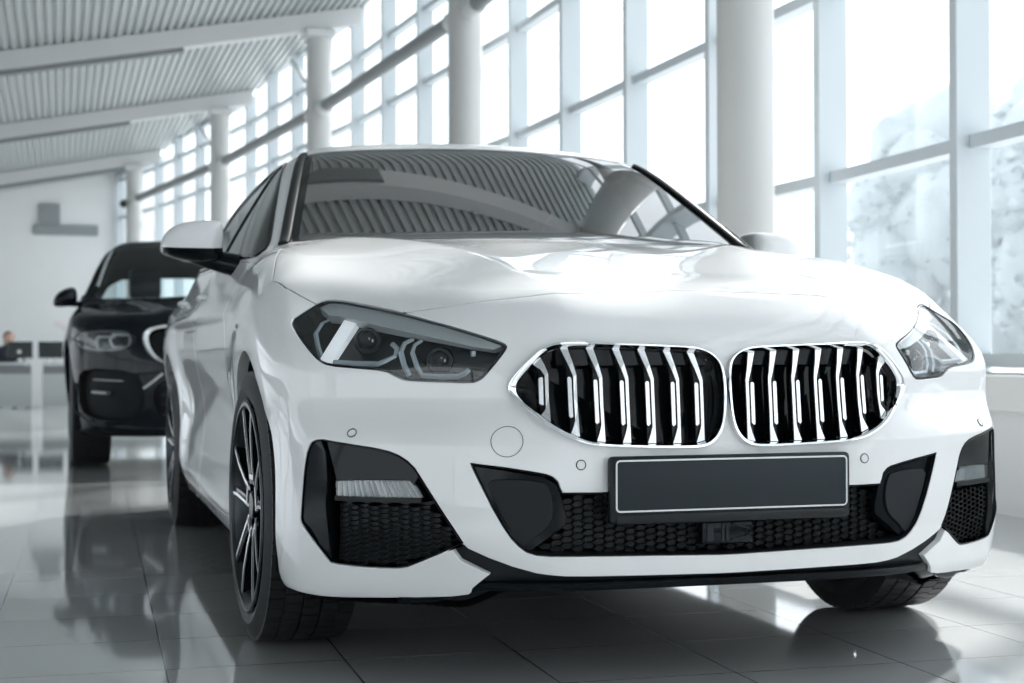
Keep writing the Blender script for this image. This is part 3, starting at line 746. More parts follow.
    for s in (-1, 1):
        ml = onto(f, np.concatenate([far([[.722, .60, .995]]), O['ws_left'][:5] + np.array([.008, 0, 0]), far([[.572, 1.215, 1.333]])])); ml = onto(f, resample(chaikin(ml, 1, False), 24, False)); mn = normals(f, ml)
        b = MB(); b.tube(ml + mn*.003, .0155, 10, up=mn, flat=.62)
        if s < 0: b.flipx()
        b.build('side_moulding', M['black_satin'], ws_o)
    b = MB(); b.box((0, 1.06, 1.285), (.10, .13, .05), Matrix.Rotation(.49, 3, 'X'), bev=.012); b.build('sensor_housing', M['cabin'], ws_o)
    b = MB(); b.ball((0, .98, 1.235), (.23, .035, .065)); b.cyl((0, 1.0, 1.24), (0, 1.05, 1.285), .01); b.build('rear_view_mirror', M['cabin'], ws_o)
    for s in (-1, 1):
        w_ = link('side_window', lipped(f, V - Nn*.004, sw, e_sw_in, .001, .004, .004), M['tint'], car, s)
        ring = onto(f, resample(dl3, 130)); nn = normals(f, ring)
        b = MB(); b.tube(ring + nn*.001, .0085, 8, closed=True, up=nn, flat=.55)
        for y0_, y1_, z1_ in ((1.545, 1.575, 1.345), (2.46, 2.47, 1.255)):
            rgs = []
            for k in range(9):
                t_ = k/8; zz = 1.0 + (z1_ - 1.0)*t_; yc = y0_ + (y1_ - y0_)*t_
                q = hit(f, np.array([[2.2, yc-.03, zz], [2.2, yc+.03, zz]]), np.array([-1., 0, 0]), .8, 2.0, 300)
                rgs.append([tuple(q[0] + [.0015, 0, 0]), tuple(q[1] + [.0015, 0, 0]), tuple(q[1] - [.02, 0, 0]), tuple(q[0] - [.02, 0, 0])])
            b.loft(rgs)
        if s < 0: b.flipx()
        b.build('window_trim', M['black_gloss'], w_)
    # wheel-arch liners
    for cy in (0, 2.67):
        for s in (-1, 1):
            b = MB(); A = np.linspace(-.35, math.pi+.35, 40)
            r1 = [(.872, cy + .366*math.cos(a), .335 + .366*math.sin(a)) for a in A]; r2 = [(.55, y_, z_) for _, y_, z_ in r1]
            v1 = [b.bm.verts.new(p) for p in r1]; v2 = [b.bm.verts.new(p) for p in r2]
            for i in range(len(A)-1): b.bm.faces.new((v1[i], v1[i+1], v2[i+1], v2[i]))
            b.bm.faces.new(v2)
            if s < 0: b.flipx()
            b.build('wheel_arch_liner', M['black_plastic'], car)
    # kidney grilles
    ko = resample(smooth_ring(chaikin(O['kidney_out'], 2), 2), 150); ki = resample(smooth_ring(chaikin(O['kidney_in'], 2), 2), 150)
    ko[:, 0] = np.maximum(ko[:, 0], .0)
    KO = onto(f, ko); KI = onto(f, ki); NO = normals(f, KO); NI = normals(f, KI)
    zt = lambda x: max(np.interp(x, *zip(*sorted((p[0], p[2]) for p in ki if p[2] > .6))), 0)
    zb = lambda x: np.interp(x, *zip(*sorted((p[0], p[2]) for p in ki if p[2] < .6)))
    for s in (-1, 1):
        b = MB(); rows = [KO - NO*.012, KO + NO*.004, KO + (KI-KO)*.22 + NO*.0135, KO + (KI-KO)*.62 + NO*.013, KI + (KO-KI)*.08 + NI*.005, KI - NI*.0005, KI + np.array([0, .05, 0])]
        rr = [[b.bm.verts.new(p) for p in r] for r in rows]
        for a, c in zip(rr, rr[1:]):
            for i in range(len(a)): j = (i+1) % len(a); b.bm.faces.new((a[i], a[j], c[j], c[i]))
        if s < 0: b.flipx()
        g = b.build('kidney_grille', M['chrome'], car, angle=60)
        # shutter behind the slats
        b = MB(); back = [(x_, y_ + .042, z_) for x_, y_, z_ in KI]
        b.bm.faces.new([b.bm.verts.new(p) for p in back]); b.bm.normal_update()
        zz = .655
        xs = np.linspace(.03, .40, 24); yy = front_y(f, xs, np.full(24, zz))
        b.loft([[(x_, y_+.026, .664), (x_, y_+.045, .660), (x_, y_+.045, .70), (x_, y_+.030, .70)] for x_, y_ in zip(xs[:21], yy[:21])])
        if s < 0: b.flipx()
        b.build('grille_shutter', M['black_gloss'], g, smooth=False)
        for x0, _, _ in O['slats']:
            px2 = .00050
            def sl(pts):
                q = []
                for dx, py in pts:
                    x = x0 + dx*px2; k = (446 - py)/334
                    a = zb(min(max(x, .016), .43)) + .001; t = zt(min(max(x, .016), .43)) - .001
                    q.append((x, a + (t - a)*k))
                q = np.array(q); q[:, 0] = np.clip(q[:, 0], .014, .428); y = front_y(f, q[:, 0], q[:, 1])
                return np.stack([q[:, 0], y + .004, q[:, 1]], 1)
            b = MB()
            main = [(50,446-334),(34,112),(20,112),(6,165),(-7,215),(-7,330),(-7,446),(10,446),(28,446),(14,412),(6,388),(6,300),(6,222),(20,185)]
            b.prism(sl(main), (0, .005, 0)); b.prism(sl([(30,232),(26,226),(18,226),(14,232),(14,378),(24,386),(30,380)]), (0, .005, 0))
            b.bm.normal_update(); fs = [q for q in b.bm.faces if len(q.verts) > 4]; bmesh.ops.triangulate(b.bm, faces=fs)
            if s < 0: b.flipx()
            so = b.build('slat', M['silver'], g, smooth=False)
            b = MB(); b.prism(sl([(46,112),(22,112),(4,165),(-5,215),(-5,446),(26,446),(28,300),(28,200)]) + np.array([0, .0055, 0]), (0, .022, 0))
            b.bm.normal_update(); fs = [q for q in b.bm.faces if len(q.verts) > 4]; bmesh.ops.triangulate(b.bm, faces=fs)
            if s < 0: b.flipx()
            b.build('slat_body', M['black_gloss'], so, smooth=False)
    # headlights
    hole = chaikin(O['headlight'], 1)
    for s in (-1, 1):
        Nv = normals(f, V)
        P = lipped(f, V, hl, e_hl_in, .001, .055, .004)
        nb = len(Piece(V, hl, N=Nv).V)
        hb = Piece(V - Nv*.055, hl, N=Nv)
        wall = Piece.__new__(Piece); nf_ = len(hl); wall.V = P.V; wall.N = P.N; wall.F = [tuple(q[::-1]) for q in P.F[nf_:]] + P.F[nf_:]
        wall.V, wall.F2 = P.V, None
        W = Piece(P.V, P.F[nf_:], N=P.N).add(hb)
        h = link('headlight', W, M['lamp_dark'], car, s)
        link('lens', Piece(V - Nv*.0015, hl, N=Nv), M['lens'], h, s)
        N_ = lambda key: normals(f, O[key])
        def bar(key, d0, d1, nm, m): return plate_of(f, onto(f, O[key]), d0, d1, nm, m, h, s)
        bar('hl_slash', -.020, -.034, 'light_blade', M['blade'])
        bar('hl_band', -.009, -.030, 'light_brow', M['brow'])
        for key, r in (('hl_u1', .0045), ('hl_u2', .0045), ('hl_u3', .0050), ('hl_u4', .0045)):
            q = O[key]; n_ = normals(f, q)
            b = MB(); b.tube(q, r*1.25, 4, up=n_, flat=.5)
            if s < 0: b.flipx()
            b.build('light_guide', M['guide'], h, smooth=False)
        for p, n_ in zip(O['hl_eyes'], N_('hl_eyes')):
            p = Vector(p); ax = Vector((n_[0]*.5, -1, .02)).normalized()
            b = MB(); b.cyl(p - ax*.01, p + ax*.010, .030, .027, 28); b.ball(p + ax*.006, (.044, .030, .044), 3)
            if s < 0: b.flipx()
            lo_ = b.build('projector_lens', M['black_satin'], h)
            b = MB()
            for k in range(4): b.box(p + ax*.018 + Vector((-.010+.007*k, .003*k-.004, .004*(k % 2))), (.003, .004, .006))
            if s < 0: b.flipx()
            b.build('led_chips', M['guide'], lo_)
        p = O['hl_chip'][0]; b = MB(); b.box(p, (.010, .012, .012), bev=.002)
        if s < 0: b.flipx()
        b.build('led_chip', M['guide'], h)
    # side intakes with fog lamps
    for s in (-1, 1):
        Nv = normals(f, V); nf_ = len(fog)
        P = lipped(f, V, fog, e_fog_in, .001, .055, .003)
        W = Piece(P.V, P.F[nf_:], N=P.N).add(Piece(V - Nv*.05, fog, N=Nv))
        fg = link('side_intake', W, M['black_gloss'], car, s)
        plate_of(f, onto(f, O['fog_blade']), -.004, -.045, 'intake_blade', M['black_gloss'], fg, s)
        # gloss brow above the lamp
        br = np.array([O['fog'][k] for k in (0, 33, 32, 31, 30, 29, 28, 27, 26)]); br = np.concatenate([br, [O['fog_lamp'][3], O['fog_lamp'][2], O['fog_lamp'][1], O['fog_lamp'][0]]])
        c = br.mean(0); br = c + (br - c)*.96
        plate_of(f, onto(f, br), -.007, -.04, 'intake_brow', M['black_gloss'], fg, s)
        q = plate_of(f, onto(f, O['fog_lamp']), -.020, -.035, 'fog_lamp', M['dark_metal'], fg, s)
        a0, a1, a2, a3 = [onto(f, O['fog_lamp'][[k]])[0] for k in (0, 2, 4, 6)]
        b = MB()
        for k in range(14):
            t = (k+.5)/14; p0 = a0*(1-t) + a1*t; p1 = a3*(1-t) + a2*t; n_ = normals(f, np.array([p0]))[0]
            b.tube([p0 - n_*.018, p1 - n_*.018], .004 + .002*((k*7) % 3)/2, 5)
        if s < 0: b.flipx()
        b.build('fluting', M['reflector'], q, smooth=False)
        plate_of(f, onto(f, O['fog_lamp']), -.011, -.014, 'lens', M['lens'], q, s)
        lw = np.array([O['fog_lamp'][6], O['fog_lamp'][5], O['fog_lamp'][4]]); dn = lw.copy(); dn[:, 2] -= .010
        plate_of(f, onto(f, np.concatenate([lw, dn[::-1]])), -.006, -.04, 'shelf', M['black_gloss'], fg, s)
        hexmesh(lambda P_: f(P_), O['fog_mesh'], .0125, .016, 'honeycomb', M['black_satin'], fg, s)
    # central intake
    nf_ = len(intake); Nv = normals(f, V)
    P = lipped(f, V, intake, e_int_in, .001, .07, .002)
    back = Piece(V + np.array([0, .085, 0]), intake, N=Nv)
    ci = link('central_intake', Piece(P.V, P.F[nf_:], N=P.N).add(back), M['black_plastic'], car)
    mesh_poly = np.array([[-.001,0,.277],[.34,0,.285],[.40,0,.29],[.345,0,.34],[.355,0,.40],[-.001,0,.402]])
    hexmesh(f, mesh_poly, .015, .034, 'honeycomb', M['black_satin'], ci, 0)
    for s in (-1, 1):
        pd = plate_of(f, onto(f, O['pod_out']), -.012, -.07, 'air_duct_pod', M['black_gloss'], ci, s)
        plate_of(f, onto(f, chaikin(O['pod'], 1)), -.009, -.03, 'duct_panel', M['duct'], pd, s)
    b = MB(); b.box((0, -.800, .318), (.115, .03, .048), bev=.004); rad = b.build('radar_sensor', M['black_gloss'], ci)
    b = MB()
    for x_ in (-.04, -.012, -.002): b.box((x_, -.816, .318), (.014 if x_ < -.03 else .005, .003, .036))
    b.tube([(.008, -.816, .335), (.048, -.815, .325), (.048, -.815, .308), (.008, -.816, .303)], .0025, 6)
    b.build('radar_facets', M['slate'], rad)
    # number plate carrier
    b = MB(); b.box((0, -.832, .412), (.536, .026, .136), bev=.009, seg=3); b.box((0, -.838, .354), (.515, .022, .022), bev=.006)
    pc = b.build('plate_carrier', M['black_satin'], car)
    b = MB(); b.box((0, -.8455, .421), (.516, .004, .104), bev=.0015); pl = b.build('blank_number_plate', M['slate'], pc)
    b = MB(); r_ = .008; ring = []
    for cx_, cz_, a0 in ((.2485, .464, 0), (-.2485, .464, 90), (-.2485, .378, 180), (.2485, .378, 270)):
        for k in range(6): a = math.radians(a0 + 18*k); ring.append((cx_ + r_*math.cos(a), -.8479, cz_ + r_*math.sin(a)))
    b.tube(ring, .0019, 6, closed=True); b.build('white_outline', M['white_line'], pl)
    # parking sensors and towing-eye cover
    for s in (-1, 1):
        for p in O['sensors']:
            p = onto(f, np.array([p])); n_ = normals(f, p)[0]; p = p[0]; pv = Vector(p); nv = Vector(n_)
            b = MB(); b.cyl(pv - nv*.006, pv + nv*.0012, .0085, .0075, 24); 
            if s < 0: b.flipx()
            so = b.build('parking_sensor', M['paint'], car)
            ri = MB(); e1, e2, _ = basis(n_); ri.tube([p + (e1*math.cos(a) + e2*math.sin(a))*.0098 + n_*.0004 for a in np.linspace(0, 2*math.pi, 25)[:-1]], .0009, 5, closed=True)
            if s < 0: ri.flipx()
            ri.build('gap_ring', M['black_satin'], so)
    p = onto(f, O['tow']); n_ = normals(f, p)[0]; p = p[0]; e1, e2, _ = basis(n_)
    ri = MB(); q = onto(f, np.array([p + (e1*math.cos(a) + e2*math.sin(a))*.0325 for a in np.linspace(0, 2*math.pi, 49)[:-1]]))
    ri.tube(q + n_*.0001, .0007, 5, closed=True); ri.flipx(); ri.build('towing_eye_cover', M['slate'], car)
    # splitter
    us = np.concatenate([np.linspace(0, .50, 14), [.54, .58, .62, .655]])
    bl_y = front(us, np.full_like(us, .22)); rg = []
    for u_, y_ in zip(us, bl_y):
        z_ = .216 - .036*float(sstep(.50, .62, u_)); y_ += .012*float(sstep(.48, .56, u_))
        rg.append([(u_, y_ + .004, z_), (u_, y_ + .002, z_ + .008), (u_, y_ + .03, z_ + .018), (u_, y_ + .20, z_ + .01), (u_, y_ + .20, z_ - .010), (u_, y_ + .010, z_ - .008)])
    b = MB(); b.loft(rg, caps=True); b.mirror(); b.build('front_splitter', M['black_gloss'], car, angle=30)
    # door mirrors
    cap = [(.0,.0),(.015,.045),(.055,.066),(.11,.074),(.17,.076),(.178,.066),(.180,.0)]
    for s in (-1, 1):
        def ring(sc, y_, sh=0, low=False):
            out = []
            T = chaikin(np.array([(.178,-.0),(.180,.062),(.165,.077),(.10,.075),(.05,.066),(.012,.042),(-.001,.0),(.012,-.020),(.06,-.033),(.13,-.040),(.178,-.036)]), 2)
            c_ = np.array([.09, .02])
            for q in T: x_, z_ = c_ + (q - c_)*sc; out.append((1.043 - x_*1.03, y_ + .205, 1.008 + z_*1.12))
            return out
        mm = MB(); mm.loft([ring(a, y_) for a, y_ in ((.28, .655), (.62, .660), (.84, .672), (.95, .690), (1.0, .720), (1.0, .775), (.97, .800), (.90, .806))])
        md = mm.bm
        # two tone: cap above, black foot below
        bot = MB(); bot.bm.free(); bot.bm = md.copy()
        for bmx, up in ((md, True), (bot.bm, False)):
            geom = list(bmx.verts)+list(bmx.edges)+list(bmx.faces)
            bmesh.ops.bisect_plane(bmx, geom=geom, plane_co=(0,.9,1.010), plane_no=(.0,-.12,1), clear_inner=up, clear_outer=not up)
            ed = [e for e in bmx.edges if e.is_boundary]; bmesh.ops.holes_fill(bmx, edges=ed)
        bot.tube([(.96,.94,.992),(.90,.93,.978),(.85,.92,.965),(.81,.90,.955),(.775,.88,.955)], [.022,.030,.034,.036,.040], 14)
        if s < 0: mm.flipx(); bot.flipx()
        mo = mm.build('door_mirror', M['paint'], car, angle=50); bot.build('mirror_foot', M['black_gloss'], mo, angle=50)
        g_ = MB(); R2 = ring(.86, .8075); g_.prism(R2, (0, .002, 0))
        if s < 0: g_.flipx()
        g_.build('mirror_glass', M['chrome'], mo, smooth=False)
    # wheels
    for y_ in (0, 2.67):
        for s in (-1, 1): wheel(car, s*.785, y_, .325, .225, .246, s, steer=.035 if y_ == 0 else 0.)
    # cabin
    b = MB(); b.box((0, .86, .88), (1.36, .42, .20), bev=.06, seg=4); b.box((0, .62, .93), (1.3, .3, .10), bev=.04, seg=3); b.build('dashboard', M['cabin'], car)
    b = MB(); ct = Vector((.36, 1.16, .93)); rt = Matrix.Rotation(math.radians(-65), 3, 'X')
    b.tube([ct + rt @ Vector((.18*math.cos(a), .18*math.sin(a), 0)) for a in np.linspace(0, 2*math.pi, 37)[:-1]], .016, 10, closed=True)
    b.box(ct, (.14, .10, .05), rt, bev=.02); b.box(ct, (.34, .035, .02), rt, bev=.006); b.build('steering_wheel', M['cabin'], car)
    for x_ in (-.36, .36):
        b = MB(); b.box((x_, 1.55, .50), (.50, .52, .18), bev=.06, seg=3)
        b.loft([[(x_+w_*cx, 1.80 + .24*k + dy, .55 + .62*k) for cx, dy in ((-1,-.06),(-.6,-.09),(.6,-.09),(1,-.06),(.9,.06),(-.9,.06))] for k, w_ in ((0,.25),(.4,.26),(.8,.24),(1.,.19))])
        b.box((x_, 2.05, 1.215), (.25, .09, .17), Matrix.Rotation(-.2, 3, 'X'), bev=.035, seg=3); b.cyl((x_-.06, 2.04, 1.1), (x_-.06, 2.05, 1.2), .008); b.cyl((x_+.06, 2.04, 1.1), (x_+.06, 2.05, 1.2), .008)
        b.build('seat', M['cabin'], car)
    b = MB(); b.box((0, 2.55, .55), (1.2, .5, .2), bev=.06); b.box((0, 2.88, .85), (1.2, .16, .55), Matrix.Rotation(-.35, 3, 'X'), bev=.06); b.build('rear_bench', M['cabin'], car)
    b = MB(); b.box((0, 1.6, .33), (1.4, 2.6, .04)); b.build('cabin_floor', M['cabin'], car)
    return car
# ---------------------------------------------------------------- skin of the black sport-utility vehicle (own frame, front axle at y = 0)
SF0 = Sp([.10,.18,.25,.35,.50,.70,.80,.88,.95,1.1],[-.68,-.76,-.80,-.83,-.85,-.85,-.835,-.805,-.76,-.66])
SC = Sp([0,.15,.3,.45,.6,.75,.85,.92,1.0],[0,.003,.014,.040,.095,.205,.34,.52,1.0])
SG0 = Sp([.1,.2,.3,.45,.6,.75,.86,.95,1.03,1.12,1.25],[.82,.87,.905,.93,.942,.948,.94,.922,.89,.84,.74])
SHC = Sp([-1.0,-.86,-.80,-.70,-.5,-.2,.1,.4,.6,1.0,3.0,3.6,4.0],[.80,.885,.925,.958,.990,1.030,1.062,1.085,1.095,1.08,1.08,1.10,1.05])
SRR = Sp([1.0,1.3,1.6,1.95,2.4,2.9,3.3,3.6,3.8],[1.43,1.52,1.562,1.578,1.565,1.520,1.45,1.33,1.15])
def s_lower(P):
    u = np.sqrt(P[..., 0]**2 + 1e-6); y = P[..., 1]; z = P[..., 2]; e = 1e-3
    c = SC(u); cu = (SC(u+e) - c)/e
    f1 = (SF0(z) + c - y)/np.sqrt(1 + cu*cu)
    g = SG0(z) + .012*np.exp(-((np.hypot(y, z-.37) - .42)/.08)**2) + .014*np.exp(-((np.hypot(y-2.86, z-.37) - .42)/.08)**2)
    g = g - .02*bump(z, .55, .12)*sstep(.45, .7, y)*(1-sstep(2.1, 2.4, y)) - .10*(np.maximum(y-3.1, 0)/.7)**2
    f2 = u - g
    uc = .34 + .28*sstep(-.8, .6, y); d = u - uc
    f3 = z - (SHC(y) - .055*(u/.8)**2.4 + .02*np.exp(-(d/.06)**2)*sstep(-.9, -.6, y)*(1-sstep(.6, .9, y)))
    f4 = y - (3.86 - .2*(u/.9)**3 - .1*np.clip((.8-z)/.6, 0, 1)**2)
    f = smax(smax(smax(f1, f2, .07), f4, .14), f3*.95, .07)
    return smax(f, .205 - z, .04)
def s_cabin(P):
    u = np.sqrt(P[..., 0]**2 + 1e-6); y = P[..., 1]; z = P[..., 2]
    f1 = (.56 + (z - 1.09)*1.62 + .3*(z-1.09)**2 + .13*(u/.6)**2 - y)*.5
    f2 = (z - (SRR(y) - .03*(u/.6)**2))*.97
    f3 = (u - (.855 - (z - 1.06)*.40 - .3*np.maximum(z - 1.06, 0)**2 - .12*(np.maximum(y-2.6, 0)/1.2)**2))*.9
    return smax(smax(smax(f3, f2, .09), f1, .04), .9 - z, .02)
def s_skin(P): return smin(s_lower(P), s_cabin(P), .025)

def build_suv(loc, rz):
    f = s_skin
    car = empty('sport_utility_vehicle')
    tag(car, 'black sport-utility vehicle parked behind the white car, half hidden by it', 'car')
    V, F = surface_nets(f, (0,-.95,.12), (1.0,3.98,1.66), .026)
    A = lambda p: np.array(p, float)
    BP = mat('black_paint', (.006,.009,.012), .5, 0, .45, .0)
    def circ(cy, r, z0=.385):
        a = np.linspace(-.35, math.pi+.35, 50); p = [[.95, cy + r*math.cos(t), z0 + r*math.sin(t)] for t in a]
        return A(p + [[.95, p[-1][1], 0], [.95, p[0][1], 0]])
    V, w1, F = cut(f, V, F, circ(0, .415), (1,0,0), .05)
    V, w2, F = cut(f, V, F, circ(2.86, .415), (1,0,0), .05)
    nf = (0,-1,0)
    hlp = chaikin(A([[.555,0,.83],[.62,0,.845],[.72,0,.850],[.82,0,.848],[.885,0,.825],[.90,0,.79],[.87,0,.735],[.78,0,.715],[.66,0,.718],[.585,0,.745],[.545,0,.79]]), 1)
    hlp[:,1] = front_y(f, hlp[:,0], hlp[:,2])
    V, hl, F = cut(f, V, F, hlp, (.5,-.8,.1))
    kid_in = chaikin(A([[.035,0,.86],[.20,0,.865],[.36,0,.855],[.405,0,.82],[.395,0,.74],[.345,0,.665],[.22,0,.635],[.06,0,.635],[.03,0,.68],[.025,0,.80]])*np.array([1.19,1,1]), 2)
    kid_in[:,1] = front_y(f, kid_in[:,0], kid_in[:,2])
    V, kid, F = cut(f, V, F, kid_in, nf)
    lowp = chaikin(A([[.0,0,.56],[.38,0,.56],[.46,0,.47],[.42,0,.33],[.30,0,.29],[.0,0,.29],[-.1,0,.29],[-.1,0,.56]]), 1)
    V, low, F = cut(f, V, F, lowp, nf)
    sidep = chaikin(A([[.56,0,.60],[.84,0,.62],[.885,0,.56],[.87,0,.36],[.80,0,.315],[.60,0,.30],[.50,0,.36],[.51,0,.52]]), 1)
    sidep[:,1] = front_y(f, sidep[:,0], sidep[:,2])
    V, sd, F = cut(f, V, F, sidep, (.35,-1,0))
    ws = A([[-.2,.6,1.085],[.4,.6,1.08],[.72,.75,1.08],[.755,.80,1.11],[.70,1.05,1.28],[.63,1.32,1.45],[.59,1.42,1.50],[.52,1.42,1.515],[.3,1.38,1.525],[0,1.36,1.53],[-.2,1.36,1.53]])
    V, scr, F = cut(f, V, F, ws, (0,-.5,.85))
    V, rw, F = cut(f, V, F, A([[-.2,3.9,1.14],[.56,3.8,1.15],[.68,3.75,1.18],[.60,3.6,1.33],[.48,3.5,1.40],[-.2,3.5,1.42]]), (0,.85,.5))
    dlo = chaikin(A([[.8,.80,1.085],[.8,1.0,1.22],[.8,1.35,1.42],[.8,1.6,1.475],[.8,2.1,1.49],[.8,2.7,1.455],[.8,3.3,1.37],[.8,3.56,1.26],[.8,3.50,1.10],[.8,2.4,1.10],[.8,1.4,1.095]]), 1)
    dl3 = hit(f, np.stack([np.full(len(dlo), 2.2), dlo[:,1], dlo[:,2]], 1), np.array([-1.,0,0]), .8, 2.0, 120)
    V, sw, F = cut(f, V, F, dl3, (1,0,.35))
    bon = A([[-.2,-.74,.945],[.3,-.735,.945],[.5,-.70,.94],[.66,-.62,.93],[.80,-.45,.935],[.86,-.2,.955],[.865,.2,.99],[.84,.5,1.03],[.70,.62,1.08],[.4,.55,1.09],[-.2,.52,1.09]])
    V, bonnet, F = cut(f, V, F, bon, (.1,-.2,.97))
    holes = [w1, w2, hl, kid, low, sd, scr, rw, sw, bonnet]
    def rims(P_): return rim(P_, [q for H_ in holes if H_ is not P_ for q in H_] + ([] if P_ is F else F))
    link('body_shell', lipped(f, V, F, rims(F), .003, .03), BP, car)
    link('bonnet', lipped(f, V, bonnet, rims(bonnet), .002, .016, .003), BP, car)
    N = normals(f, V)
    link('cabin_lining', Piece(V - N*.03, [t[::-1] for t in F if V[list(t)][:,2].mean() > .8], N=-N), M['cabin'], car)
    link('windscreen', Piece(V - N*.003, scr, N=N), M['suv_glass'], car)
    link('rear_window', Piece(V - N*.003, rw, N=N), M['suv_glass'], car)
    for s in (-1, 1):
        w_ = link('side_window', Piece(V - N*.003, sw, N=N), M['suv_glass'], car, s)
        ring = onto(f, resample(dl3, 90)); nn = normals(f, ring); b = MB(); b.tube(ring + nn*.002, .012, 8, closed=True, up=nn, flat=.5)
        for y0 in (1.75, 2.75):
            q = hit(f, A([[2.2,y0,1.10],[2.2,y0+.07,1.10],[2.2,y0+.11,1.47],[2.2,y0+.04,1.47]]), np.array([-1.,0,0]), .8, 2.0, 120); b.prism(q, (-.02,0,0))
        if s < 0: b.flipx()
        b.build('window_trim', M['black_gloss'], w_)
        # silver tube standing in for a white reflection on the windscreen pillar
        p = onto(f, A([[.735,.90,1.17],[.70,1.05,1.27],[.665,1.2,1.37],[.63,1.34,1.46]])); n_ = normals(f, p); b = MB(); b.tube(p + n_*.004, .012, 8, up=n_, flat=.5)
        if s < 0: b.flipx()
        b.build('pillar_reflection', M['silver'], car)
        h = link('headlight', Piece(V - N*.05, hl, N=N).add(Piece(*(lambda P_: (P_.V, P_.F[len(hl):], P_.N))(lipped(f, V, hl, rims(hl), .001, .05, .004)))), M['lamp_dark'], car, s)
        link('lens', Piece(V - N*.002, hl, N=N), M['lens'], h, s)
        for x_ in (.64, .78):
            c_ = onto(f, A([[x_, -.7, .782]]))[0]; n_ = Vector((.25,-1,.05)).normalized(); c_ = Vector(c_)
            b = MB(); b.tube([c_ - n_*.022 + Vector((dx, 0, dz)) for dx, dz in ((-.055,.035),(.040,.035),(.055,.0),(.036,-.040),(-.05,-.040),(-.066,0))], .0085, 8, closed=True)
            if s < 0: b.flipx()
            b.build('light_guide', M['guide'], h)
            b = MB(); b.cyl(c_ - n_*.045, c_ - n_*.02, .026, .03, 20)
            if s < 0: b.flipx()
            b.build('projector_lens', M['black_gloss'], h)
        p = onto(f, A([[.57,0-.7,.83],[.64,-.68,.838],[.74,-.6,.842],[.85,-.45,.835]])); b = MB(); b.tube(p - normals(f, p)*.012, .009, 8)
        if s < 0: b.flipx()
        b.build('light_brow', M['reflector'], h)
        p = onto(f, A([[.585,-.7,.735],[.64,-.68,.726],[.75,-.6,.724],[.85,-.45,.745]])); b = MB(); b.tube(p - normals(f, p)*.014, .012, 8)
        if s < 0: b.flipx()
        b.build('light_guide', M['reflector'], h)
        ki = onto(f, resample(kid_in, 90)); n_ = normals(f, ki); out = ki + (ki - ki.mean(0))*.17; out[:,0] = np.maximum(out[:,0], .004); out = onto(f, out); no = normals(f, out)
        b = MB(); rows = [out - no*.01, out + no*.006, .6*out + .4*ki + no*.022, ki + n_*.012, ki + A([0,.05,0])]
        rr = [[b.bm.verts.new(p_) for p_ in r] for r in rows]
        for a_, c_ in zip(rr, rr[1:]):
            for i in range(len(a_)): j = (i+1) % len(a_); b.bm.faces.new((a_[i], a_[j], c_[j], c_[i]))
        if s < 0: b.flipx()
        g = b.build('kidney_grille', M['silver'], car, angle=60)
        b = MB(); b.bm.faces.new([b.bm.verts.new((p_[0], p_[1]+.045, p_[2])) for p_ in ki]); b.bm.normal_update()
        if s < 0: b.flipx()
        b.build('grille_shutter', M['black_plastic'], g, smooth=False)
        for x_ in np.linspace(.07, .37, 7):
            b = MB(); z0, z1 = (.645, .855) if x_ < .33 else (.69, .845)
            zz = np.linspace(z0, z1, 6); yy = front_y(f, np.full(6, x_), zz)
            b.loft([[(x_-.007, y_+.006, z_), (x_+.007, y_+.006, z_), (x_+.007, y_+.04, z_), (x_-.007, y_+.04, z_)] for y_, z_ in zip(yy, zz)])
            if s < 0: b.flipx()
            b.build('slat', M['dark_metal'], g, smooth=False)
        q = link('side_intake', Piece(V - N*.04, sd, N=N).add(Piece(*(lambda P_: (P_.V, P_.F[len(sd):], P_.N))(lipped(f, V, sd, rims(sd), .001, .045, .003)))), M['black_plastic'], car, s)
        p = onto(f, A([[.60,-.7,.545],[.80,-.6,.55]])); b = MB(); b.tube(p - normals(f, p)*.012, .012, 8, flat=.6)
        if s < 0: b.flipx()
        b.build('trim_bar', M['silver'], q)
        p = onto(f, A([[.70,-.65,.47],[.80,-.58,.475]])); b = MB(); b.tube(p - normals(f, p)*.02, .022, 10, flat=.7)
        if s < 0: b.flipx()
        b.build('fog_lamp', M['reflector'], q)
        p = onto(f, A([[.39,-.8,.59],[.45,-.79,.54],[.50,-.77,.50]])); b = MB(); b.tube(p + normals(f, p)*.002, .009, 8)
        if s < 0: b.flipx()
        b.build('bumper_blade', M['silver'], car)
        p = onto(f, A([[.86,-.4,.36],[.80,-.58,.275],[.6,-.72,.265],[.3,-.78,.262],[.0,-.8,.262]])); b = MB(); b.tube(p + normals(f, p)*.004, .010, 8)
        if s < 0: b.flipx()
        b.build('bumper_lip', M['dark_metal'], car)
        # mirrors
        T = chaikin(A([[.0,.01],[.03,.085],[.11,.125],[.165,.12],[.17,.0],[.03,-.015]]), 2); c2 = A([.09,.055])
        b = MB(); b.loft([[(1.04 - x_, y_, 1.045 + z_) for x_, z_ in c2 + (T - c2)*sc] for sc, y_ in ((.3,.76),(.7,.77),(.92,.80),(1,.85),(1,.90),(.9,.92))])
        b.tube([(.93,.87,1.06),(.86,.88,1.055),(.82,.88,1.06)], [.022,.020,.03], 10)
        if s < 0: b.flipx()
        b.build('door_mirror', BP, car)
        for cy in (0, 2.86):
            b = MB(); a_ = np.linspace(-.35, math.pi+.35, 36)
            v1 = [b.bm.verts.new((.90, cy + .42*math.cos(t), .385 + .42*math.sin(t))) for t in a_]; v2 = [b.bm.verts.new((.56, cy + .42*math.cos(t), .385 + .42*math.sin(t))) for t in a_]
            for i in range(len(a_)-1): b.bm.faces.new((v1[i], v1[i+1], v2[i+1], v2[i]))
            b.bm.faces.new(v2)
            if s < 0: b.flipx()
            b.build('wheel_arch_liner', M['black_plastic'], car)
            wheel(car, s*.80, cy, .37, .245, .255, s)
